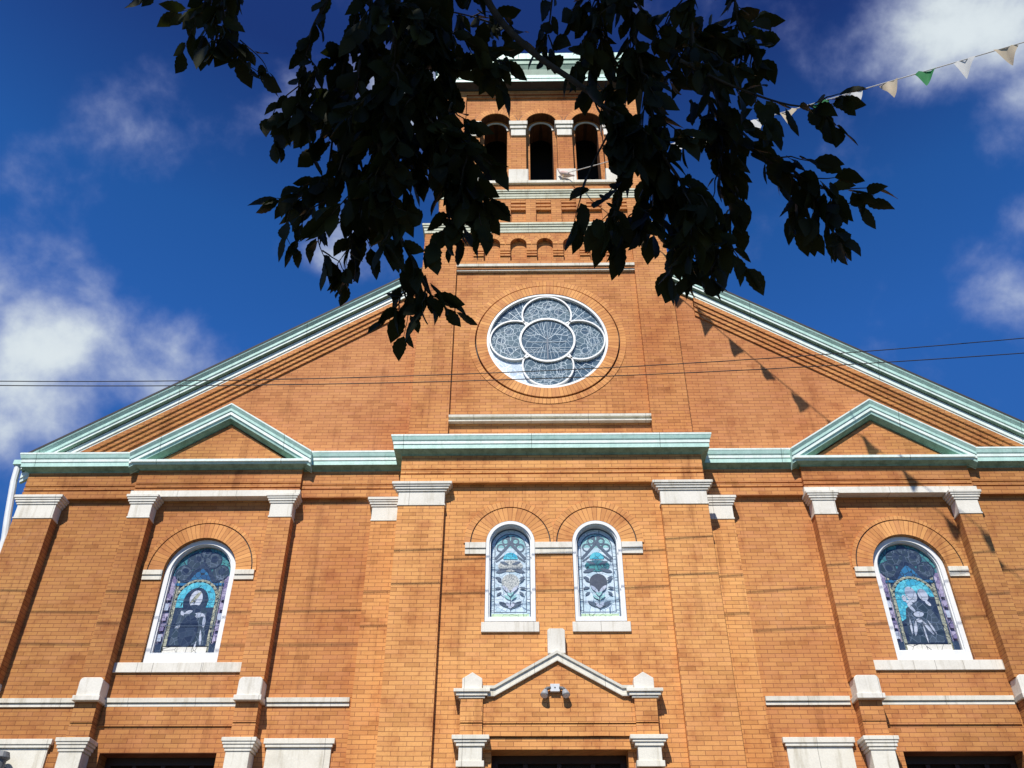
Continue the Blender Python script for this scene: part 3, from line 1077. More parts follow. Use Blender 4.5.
# --- tower
b = MB()
b.panel(rect(-2.77, 2.77, 10.84, 15.64), [rect(-2.0, 2.0, 11.02, 15.50)], TW, TP, BRICK)
tower = part(b, 'tower')
ZR = 13.50
b = MB()
b.panel(rect(-1.999, 1.999, 11.02, 15.50), [circle(0, ZR, 1.535, 96)], TP, TP + .10, BRICK)
b.build('tower_panel', tower)
b = MB()
for sgn in (-1, 1):
    b.box(sgn * 2.77, sgn * 2.4, TP + .001, 4.6, 10.86, 16.62, BRICK)
b.box(-2.77, 2.77, 4.61, 5.0, 10.86, 16.62, BRICK)
b.build('tower_side_wall', tower)
# low stone band under the rose
b = MB()
b.molding([(-.08, 11.37), (.02, 11.37), (.02, 11.395), (-.02, 11.40), (-.02, 11.455), (.04, 11.46), (.045, 11.51), (-.08, 11.53)], [(-1.998, TW), (1.998, TW)], STONED)
b.build('stone_band', tower)
b = MB()
b.molding([(-.08, 15.46), (-.02, 15.46), (-.02, 15.50), (-.05, 15.505), (-.05, 15.555), (.03, 15.56), (.035, 15.63), (-.08, 15.645)], [(-1.998, TW), (1.998, TW)], STONED)
b.build('stone_band', tower)
# corbel arcade
b = MB()
holes = [arch(.605 * k, .187, 15.75, 16.27, 16) for k in range(-3, 4)]
b.panel(rect(-2.77, 2.77, 15.647, 16.64), [], TW + .10, TW + .3, BRICK)
outer = rect(-2.77, 2.77, 15.647, 16.64)
b.panel(outer, holes, TW, TW + .098, BRICK)
for k in range(-3, 3):
    x = .605 * (k + .5)
    for zz in (15.85, 15.93, 16.01):
        b.box(x - .118, x + .118, TW - .03, TW - .001, zz + .034, zz + .078, BRICK)
b.build('corbel_arcade', tower)
b = MB()
for k in range(-3, 4):
    b.arcband(.605 * k, 16.27, .188, .295, TW - .012, TW - .001, 0, PI, SOLD, 14)
b.build('brick_arch', tower)


def stone_string(zb, zt, hw, y, mat, p=.075):
    b = MB()
    h = zt - zb
    b.molding([(-.05, zb), (.015, zb), (.02, zb + h * .26), (.03, zb + h * .28), (.035, zb + h * .52), (p * .75, zb + h * .58), (p * .75, zb + h * .74), (p, zb + h * .78), (p, zb + h * .97), (-.05, zt)],
              [(-hw, y + 1.2), (-hw, y), (hw, y), (hw, y + 1.2)], mat)
    b.build('string_course', tower)


stone_string(16.645, 16.92, 2.77, TW, STONEG)
# louvred panel stage
b = MB()
pan = [rect(.605 * k - .18, .605 * k + .18, 17.10, 17.83) for k in range(-3, 4)]
b.panel(rect(-2.5, 2.5, 16.922, 17.89), pan, -.42, -.35, BRICK)
b.box(-2.5, 2.5, -.349, 4.4, 16.93, 17.88, BRICK)
for k in range(-3, 4):
    for zz in (17.48, 17.60, 17.72):
        b.box(.605 * k - .178, .605 * k + .178, -.415, -.351, zz + .035, zz + .105, BRICK)
b.build('panel_course', tower)
stone_string(17.892, 18.15, 2.5, -.42, STONEG)
# belfry
b = MB()
BY = -.33
b.box(-2.53, -1.985, -.40, 0, 18.152, 22.2, BRICK)
b.box(1.985, 2.53, -.40, 0, 18.152, 22.2, BRICK)
b.box(-1.985, 1.985, -.40, 0, 18.152, 18.42, BRICK)
b.box(-1.985, 1.985, -.40, 0, 22.04, 22.2, BRICK)
b.box(-1.985, 1.985, -.365, -.0, 21.94, 22.025, BRICK)
XO = (-1.19, 0, 1.19)
b.panel(rect(-1.985, 1.985, 18.42, 21.93), [arch(x, .40, 18.55, 20.89, 20) for x in XO], BY, -.10, BRICK, side_mat=BRICKSHADE)
b.panel(rect(-1.985, 1.985, 18.42, 21.93), [arch(x, .30, 18.62, 20.87, 20) for x in XO], -.098, .45, BRICK, side_mat=BRICKSHADE)
for sgn in (-1, 1):
    b.box(sgn * 2.53, sgn * 2.1, .003, 4.4, 18.152, 22.2, BRICK)
b.box(-2.53, 2.53, 4.41, 4.8, 18.152, 22.2, BRICK)
belfry = b.build('belfry', tower)
b = MB()
for x in XO:
    b.arcband(x, 20.89, .401, .57, BY - .025, BY - .001, 0, PI, SOLD, 24)
    b.arcband(x, 20.89, .57, .592, BY - .003, BY - .001, 0, PI, ROOF, 24)
    b.arcband(x, 20.87, .285, .33, -.125, -.099, 0, PI, STONE, 24)
b.build('brick_arch', tower)
for x0, x1 in ((-1.983, -1.60), (-.795, -.395), (.395, .795), (1.60, 1.983)):
    b = MB()
    b.box(x0 - .04, x1 + .04, BY - .10, -.11, 20.74, 20.885, STONE)
    b.box(x0 - .015, x1 + .015, BY - .07, -.11, 20.62, 20.738, STONE)
    b.box(x0 + .01, x1 - .01, BY - .04, -.11, 20.36, 20.618, STONE)
    b.build('capital', tower, bevel=.008)
for x0, x1 in ((-1.983, -1.60), (-.81, -.38), (.38, .81), (1.60, 1.983)):
    b = MB()
    b.box(x0 - .03, x1 + .03, BY - .06, -.11, 18.525, 19.02, STONE)
    b.build('stone_base', tower, bevel=.01)
b = MB()
b.box(-1.984, 1.984, BY - .13, .2, 18.425, 18.52, STONED)
b.build('sill', tower, bevel=.01)
b = MB()
b.box(-1.9, 1.9, .9, 1.0, 18.6, 21.9, DARK)  # near-black sheet standing in for the unlit belfry inside
b.build('belfry_dark_sheet', tower)
# tower cornice
b = MB()
tp = [(-.05, 22.19), (.03, 22.19), (.04, 22.22), (.26, 22.25), (.26, 22.36), (.275, 22.37), (.275, 22.50), (.24, 22.51), (.24, 22.60), (.26, 22.78), (.30, 22.93), (.32, 22.95), (.325, 23.10), (.36, 23.12), (.37, 23.36), (-.05, 23.40)]
tm = [ROOF, ROOF, ROOF, MINT, MINTL, MINT, ROOF, PATINAD, PATINAD, PATINAD, PATINA, PATINA, PATINAD, MINT, MINT]  # soffit faces near-black: shade under the cornice put into the colour
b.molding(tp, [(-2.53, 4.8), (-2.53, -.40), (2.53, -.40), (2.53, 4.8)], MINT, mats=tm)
b.build('cornice', tower)
b = MB()
b.add([(-2.8, -.7, 23.38), (2.8, -.7, 23.38), (2.8, 5.1, 23.38), (-2.8, 5.1, 23.38), (0, 2.2, 25.2)], [(0, 1, 4), (1, 2, 4), (2, 3, 4), (3, 0, 4), (3, 2, 1, 0)], ROOF)
b.build('roof', tower)

# --- rose window
b = MB()
b.arcband(0, ZR, 1.285, 1.505, TP - .03, TP + .2, 0, 2 * PI, SOLD, 96)
b.arcband(0, ZR, 1.54, 1.66, TP - .012, TP + .05, 0, 2 * PI, SOLD, 96)
b.arcband(0, ZR, 1.50, 1.545, TP + .06, TP + .08, 0, 2 * PI, ROOF, 96)
rose = part(b, 'rose_window')
b = MB()
yf, yb = TP - .035, TP + .06
b.arcband(0, ZR, 1.232, 1.283, yf + .015, yb, 0, 2 * PI, WHITE, 96)
b.arcband(0, ZR, .552, .596, yf + .02, yb, 0, 2 * PI, WHITE, 64)
PETAL = []
for k in range(4):
    a = k * PI / 2
    px, pz = .685 * math.cos(a), ZR + .685 * math.sin(a)
    # only the part of each petal ring outside the centre ring
    th = math.acos((.685 ** 2 + .525 ** 2 - .58 ** 2) / (2 * .685 * .525))
    b.arcband(px, pz, .512, .545, yf + .024, yb - .001, a - (PI - th), a + (PI - th), WHITE, 48)
b.build('tracery', rose)
g = Glass(TP + .055, .00022)
g.put(circle(0, ZR, 1.25, 72), 'rosefan')
for k in range(4):                                   # corner spandrels: fans of cames
    a = k * PI / 2 + PI / 4
    cxx, czz = .62 * math.cos(a), ZR + .62 * math.sin(a)
    if k == 2:
        sp = [(1.22 * math.cos(a + q), ZR + 1.22 * math.sin(a + q)) for q in np.linspace(-.62, .62, 14)] + [(cxx, czz)]
        g.put(sp, 'rosepale')
    for j, q in enumerate(np.linspace(-.5, .5, 7)):
        g.line((cxx, czz), (1.22 * math.cos(a + q), ZR + 1.22 * math.sin(a + q)), .014, 'came')
    for rr in (.8, .98):
        g.ring(0, ZR, rr, rr + .012, 'came', a - .42, a + .42)
for k in range(4):
    a = k * PI / 2
    px, pz = .685 * math.cos(a), ZR + .685 * math.sin(a)
    g.put(circle(px, pz, .51, 40), 'rose')
    for q in (-.28, 0, .28):
        cxx, czz = px + .30 * math.cos(a + q * 4), pz + .30 * math.sin(a + q * 4)
        g.put(circle(cxx, czz, .095, 18), 'rosefan')
        g.ring(cxx, czz, .09, .10, 'came')
    rnd = random.Random(k)
    for j in range(22):
        t0 = rnd.uniform(0, 2 * PI)
        t1 = t0 + rnd.uniform(.5, 1.6)
        r0_, r1_ = rnd.uniform(.1, .5), rnd.uniform(.1, .5)
        g.line((px + r0_ * math.cos(t0), pz + r0_ * math.sin(t0)), (px + r1_ * math.cos(t1), pz + r1_ * math.sin(t1)), .007, 'came')
g.put(circle(0, ZR, .545, 48), 'rosefan')
for j in range(15):                                   # fan of rays across the middle disc
    a = R(8 + j * 164 / 14)
    r0_ = .12 if j % 2 else .2
    g.line((r0_ * math.cos(a), ZR + r0_ * .6 * math.sin(a)), (.53 * math.cos(a), ZR + .53 * math.sin(a)), .008, 'came')
for s in (-1, 1):
    g.put([(0, ZR + .02), (s * .16, ZR + .16), (s * .44, ZR + .12), (s * .40, ZR - .02), (s * .2, ZR - .06)], 'rosefan')
    for q in range(6):
        g.line((s * (.03 + q * .045), ZR - .1 - q * .03), (s * (.08 + q * .075), ZR - .5 + q * .045), .007, 'came')
    g.line((0, ZR + .02), (s * .16, ZR + .16), .012, 'came')
    g.line((s * .16, ZR + .16), (s * .44, ZR + .12), .012, 'came')
    g.line((0, ZR - .05), (s * .42, ZR - .04), .012, 'came')
    g.line((s * .1, ZR - .2), (s * .5, ZR - .2), .010, 'came')
    g.line((s * .05, ZR - .32), (s * .42, ZR - .32), .010, 'came')
g.line((0, ZR + .1), (0, ZR - .5), .03, 'lead')
g.b.build('stained_glass', rose)

# --- downspout on the left corner
b = MB()
b.tube([(-10.64, .12, 10.86), (-10.60, .12, 10.42), (-10.45, .12, 9.62), (-10.35, .12, 9.16), (-10.335, .12, 8.9), (-10.335, .12, 0.0)], .065, WHITEP, 10)
b.box(-10.70, -10.44, .03, .2, 10.78, 10.88, MINT)
for zz in (8.2, 6.5, 3.0):
    b.box(-10.44, -10.202, .05, .19, zz, zz + .04, WHITEP)
part(b, 'downspout')

# ------------------------------------------------------------------ floodlight, lantern, pigeon
fl = empty('floodlight', (-.05, YP, 6.08))
tag(fl, 'twin-headed silver floodlight mounted under the door gable', 'floodlight')
b = MB()
b.box(-.075, .075, -.07, 0, -.05, .07, ALU)
b.tube([(0, -.075, .01), (0, -.069, .01)], .012, DARK)
b.build('junction_box', fl, bevel=.01)
for s in (-1, 1):
    b = MB()
    b.tube([(s * .07, -.05, .01), (s * .12, -.06, .0), (s * .155, -.075, -.03)], .028, GREYMETAL, 8)
    b.tube([(s * .14, -.05, .0), (s * .155, -.065, -.05), (s * .17, -.09, -.10), (s * .175, -.10, -.125)], [.025, .045, .06, .065], GREYMETAL2, 14)
    h = b.build('lamp_head', fl, smooth=True)
    b = MB()
    b.tube([(s * .175, -.101, -.126), (s * .1765, -.105, -.133)], [.055, .048], LENS, 14)
    b.build('lens', h)
lt = empty('wall_lantern', (-8.86, -.24, 5.05))
tag(lt, 'grey round-capped wall lantern in front of the pale stone panel', 'lantern')
b = MB()
b.tube([(0, 0, .21), (0, 0, .20), (0, 0, .12), (0, 0, .11), (0, 0, .08)], [.04, .10, .13, .13, .10], GREYMETAL, 16)
b.build('cap', lt, smooth=False)
b = MB()
b.tube([(0, 0, .08), (0, 0, -.2)], [.09, .07], GREYMETAL, 16)
b.build('shade', lt)
b = MB()
b.tube([(0, 0, .0), (0, .12, .0), (0, .195, .0)], .02, GREYMETAL, 8)
b.build('bracket', lt)

pg = NB('pigeon_feathers')
po = pg.obj()
pg.set(Base_Color=pg.ramp(pg.noise(po, 9, 3), [(.35, (.55, .36, .31)), (.6, (.74, .60, .55))]), Roughness=.8)
b = MB()
sx = (.50, -.50, 18.55)
b.tube([(-.15, 0, .305), (-.125, 0, .30), (-.10, 0, .30), (-.085, 0, .265), (-.065, 0, .215), (-.02, 0, .16), (.06, 0, .12), (.13, 0, .10), (.20, 0, .08), (.28, 0, .065)],
       [.004, .014, .032, .036, .04, .07, .082, .066, .035, .018], pg.m, 12)
for s in (-1, 1):
    b.tube([(0, s * .03, .09), (0, s * .03, -.02), (-.03, s * .03, -.028)], .007, BRONZE, 6)
pgo = b.build('pigeon', smooth=True)
pgo.location = sx
tag(pgo, 'pale pinkish pigeon sitting on the belfry sill', 'pigeon')

# ------------------------------------------------------------------ wires
for a2, a1, a0, y, lab in ((3.375e-3, 4.834e-2, 11.0266, -2.6, 'upper thin black overhead wire crossing in front of the church'),
                           (2.837e-3, 3.456e-2, 10.6691, -2.85, 'lower thin black overhead wire crossing in front of the church')):
    b = MB()
    b.tube([(x, y, a2 * x * x + a1 * x + a0) for x in np.linspace(-24, 20, 45)], .0085, CABLE, 6)
    tag(b.build('overhead_wire', smooth=True), lab, 'wire', 'overhead wires')

# ------------------------------------------------------------------ bunting from the belfry sill out over the street
bt = empty('bunting', (.5, -.47, 18.72))
tag(bt, 'string of green, white and tan triangular pennants stretched from the belfry across the sky', 'bunting')
BP = [(.5, -.47, 18.72), (2.48, -2.05, 17.67), (3.2, -2.73, 17.18), (4.01, -3.34, 16.81), (4.59, -3.79, 16.54), (5.42, -4.49, 16.08), (6.54, -5.40, 15.49), (6.83, -5.65, 15.34)]
P0, P1 = Vector(BP[0]), Vector(BP[-1])
dirv = (P1 - P0)
zs_ = np.polyfit([(Vector(p) - P0).dot(dirv) / dirv.length_squared for p in BP], [p[2] for p in BP], 2)
bpt = lambda t: Vector((P0.x + dirv.x * t, P0.y + dirv.y * t, float(np.polyval(zs_, t))))
FCOL = {}
for nm, c in (('green_cloth', (.01, .20, .055)), ('white_cloth', (.72, .72, .70)), ('tan_cloth', (.60, .50, .36))):
    q = NB(nm)
    o_ = q.obj()
    q.set(Base_Color=q.mix(q.noise(o_, 9, 3), c, tuple(x * .8 for x in c)), Roughness=.8)
    tr = q.n('ShaderNodeBsdfTranslucent', {'Color': (*c, 1)})
    mxs = q.n('ShaderNodeMixShader', {0: .3, 1: q.b.outputs[0], 2: tr.outputs[0]})
    q.link(mxs.outputs[0], q.out.inputs['Surface'])
    FCOL[nm] = q.m
b = MB()
b.tube([bpt(t) - P0 for t in np.linspace(0, 1.9, 60)], .011, FCOL['white_cloth'], 6)
b.build('string', bt, smooth=True)
names = ['green_cloth', 'white_cloth', 'tan_cloth']
rf = random.Random(5)
k = 0
T_FLAGS = [.952 + k_ * .074 for k_ in range(-10, 13)]
sh = Vector((dirv.x, dirv.y, 0)).normalized()
for i, t in enumerate(T_FLAGS):
    mat = FCOL[names[(0, 1, 2)[(i - 10) % 3]]]
    a = bpt(t) - P0
    c = bpt(t + .03) - P0
    along = (c - a).normalized()
    side = along.cross(Vector((0, 0, 1))).normalized()
    blow = rf.uniform(-.12, .15)
    down = (Vector((0, 0, -1)) + side * blow + along * rf.uniform(-.25, .0)).normalized()
    wd, ln = .37, .43 * rf.uniform(.85, 1.1)
    fold = rf.uniform(-.03, .03)
    b = MB()
    V, Fc = [], []
    n = 6
    for r_ in range(n + 1):
        f = r_ / n
        for s_ in range(5):
            q = (s_ / 4 - .5) * (1 - f * .97)
            V.append(a + along * (wd * (.5 + q)) + down * (ln * f) + side * (fold * math.sin(f * 3 + q * 5) + .03 * math.sin(q * 9 + i)))
    for r_ in range(n):
        for s_ in range(4):
            Fc.append((r_ * 5 + s_, r_ * 5 + s_ + 1, (r_ + 1) * 5 + s_ + 1, (r_ + 1) * 5 + s_))
    b.add(V, Fc, mat)
    o = b.build('pennant', bt, smooth=True)

# ------------------------------------------------------------------ street tree overhanging the camera
def leaf_material():
    q = NB('leaf')
    o_ = q.obj()
    c = q.ramp(q.noise(o_, 6, 3), [(.3, (.008, .010, .005)), (.6, (.020, .023, .008)), (.75, (.045, .050, .014))])
    q.set(Base_Color=c, Roughness=.6, Specular_IOR_Level=.12)
    tr = q.n('ShaderNodeBsdfTranslucent', {'Color': (.07, .09, .012, 1)})
    mxs = q.n('ShaderNodeMixShader', {0: .10, 1: q.b.outputs[0], 2: tr.outputs[0]})
    q.link(mxs.outputs[0], q.out.inputs['Surface'])
    return q.m


def bark_material():
    q = NB('bark')
    o_ = q.obj()
    q.set(Base_Color=q.ramp(q.noise(o_, 30, 5, .7), [(.3, (.014, .012, .010)), (.7, (.045, .038, .030))]), Roughness=.9)
    q.bump(q.noise(o_, 40, 4, .7), .6, .01)
    return q.m


LEAF, BARK = leaf_material(), bark_material()
rt = random.Random(21)
LV, LF = [], []


def rand_unit(r):
    while True:
        v = Vector((r.uniform(-1, 1), r.uniform(-1, 1), r.uniform(-1, 1)))
        if .05 < v.length < 1:
            return v.normalized()


OUT = []
NS = 12
for i in range(NS + 1):                               # half outline of an ovate leaf with a drawn-out tip and toothed margin
    t = i / NS
    w = math.sin(PI * t ** .84) ** .9 * .5 if 0 < t < 1 else 0
    if t > .75:
        w *= 1 - .35 * (t - .75) / .25
    OUT.append((t, w))


def add_leaf(p, d, nrm, L, W, hi=True):
    """one leaf: base p, direction d, roughly facing nrm"""
    d = d.normalized()
    s = d.cross(nrm)
    if s.length < 1e-3:
        s = d.cross(Vector((.3, .5, .8)))
    s.normalize()
    n = s.cross(d)
    o = len(LV)
    curl, fold = rt.uniform(-.35, .5), rt.uniform(.05, .38)
    twist = rt.uniform(-.5, .5)
    seg = NS if hi else 5
    rows = 0
    bend = rt.uniform(-.12, .12)
    for i in range(seg + 1):
        t = i / seg
        w = np.interp(t, [q[0] for q in OUT], [q[1] for q in OUT]) * W
        tooth = (.93 if i % 2 else 1.06) if hi else 1
        c = p + d * (L * t) - n * (curl * L * t * t * .5) + s * (bend * L * math.sin(PI * t))
        tw = twist * t
        s2 = s * math.cos(tw) + n * math.sin(tw)
        n2 = n * math.cos(tw) - s * math.sin(tw)
        LV.append(c + s2 * w * tooth + n2 * w * fold + (d * (.02 * L) if i % 2 else Vector()))
        LV.append(c)
        LV.append(c - s2 * w * tooth + n2 * w * fold + (d * (.02 * L) if i % 2 else Vector()))
    for i in range(seg):
        a = o + 3 * i
        LF.append((a, a + 1, a + 4, a + 3))
        LF.append((a + 1, a + 2, a + 5, a + 4))


TW_ = MB()      # visible twigs


def smooth_path(pts, n):
    """Catmull-Rom through points"""
    pts = [Vector(p) for p in pts]
    q = [pts[0] * 2 - pts[1]] + pts + [pts[-1] * 2 - pts[-2]]
    out = []
    for i in range(len(pts) - 1):
        a, b_, c, d = q[i:i + 4]
        for k in range(n):
            t = k / n
            out.append(.5 * ((2 * b_) + (c - a) * t + (2 * a - 5 * b_ + 4 * c - d) * t * t + (3 * b_ - a - 3 * c + d) * t ** 3))
    out.append(pts[-1])
    return out


def leafy(path, r0, r1, spacing=.035, L=(.062, .104), start=0.0, droop=1.05, side_twigs=0, tl=(.12, .28), depth=0):
    """leaves alternate along a twig; optional side twigs"""
    n = len(path)
    TW_.tube(path, [r0 + (r1 - r0) * i / (n - 1) for i in range(n)], BARK, 6)
    seg = [(path[i + 1] - path[i]).length for i in range(n - 1)]
    tot = sum(seg)
    spacing *= .76
    pos, k = start * tot, 0
    while pos < tot:
        a, i = pos, 0
        while i < n - 2 and a > seg[i]:
            a -= seg[i]
            i += 1
        p = path[i].lerp(path[i + 1], min(1, a / max(seg[i], 1e-6)))
        t = (path[i + 1] - path[i]).normalized()
        lat = t.cross(rand_unit(rt)).normalized()
        d = (t * rt.uniform(.2, .9) + lat * rt.uniform(.3, .9) + Vector((0, 0, -droop * rt.uniform(.4, 1.3)))).normalized()
        nr = (rand_unit(rt) * .9 + Vector((0, 0, 1)) + (p - CAM).normalized() * -.3).normalized()
        l = rt.uniform(*L)
        pet = p + d * .012
        add_leaf(pet, d, nr, l, l * rt.uniform(.40, .54))
        pos += spacing * rt.uniform(.6, 1.4)
        k += 1
    # terminal leaf
    add_leaf(path[-1], (path[-1] - path[-2]).normalized() + Vector((0, 0, -.3)), rand_unit(rt) + Vector((0, 0, 1)), L[1] * .85, L[1] * .45)
    if depth < 2:
        for q in range(side_twigs):
            f = rt.uniform(max(start, .05), .95)
            i = min(int(f * (n - 1)), n - 2)
            t = (path[i + 1] - path[i]).normalized()
            lat = t.cross(rand_unit(rt)).normalized()
            d = (t * .55 + lat * .8 + Vector((0, 0, -.35))).normalized()
            ln = rt.uniform(*tl)
            pp = [path[i] + d * (ln * k2 / 4) + Vector((0, 0, -.25 * ln * (k2 / 4) ** 2)) + rand_unit(rt) * .006 for k2 in range(5)]
            leafy(pp, min(r0, .0028), .0012, spacing / .76, L, .12, droop, 0, tl, depth + 1)


def px(pts, n=5):
    return smooth_path([ray(*p) for p in pts], n)


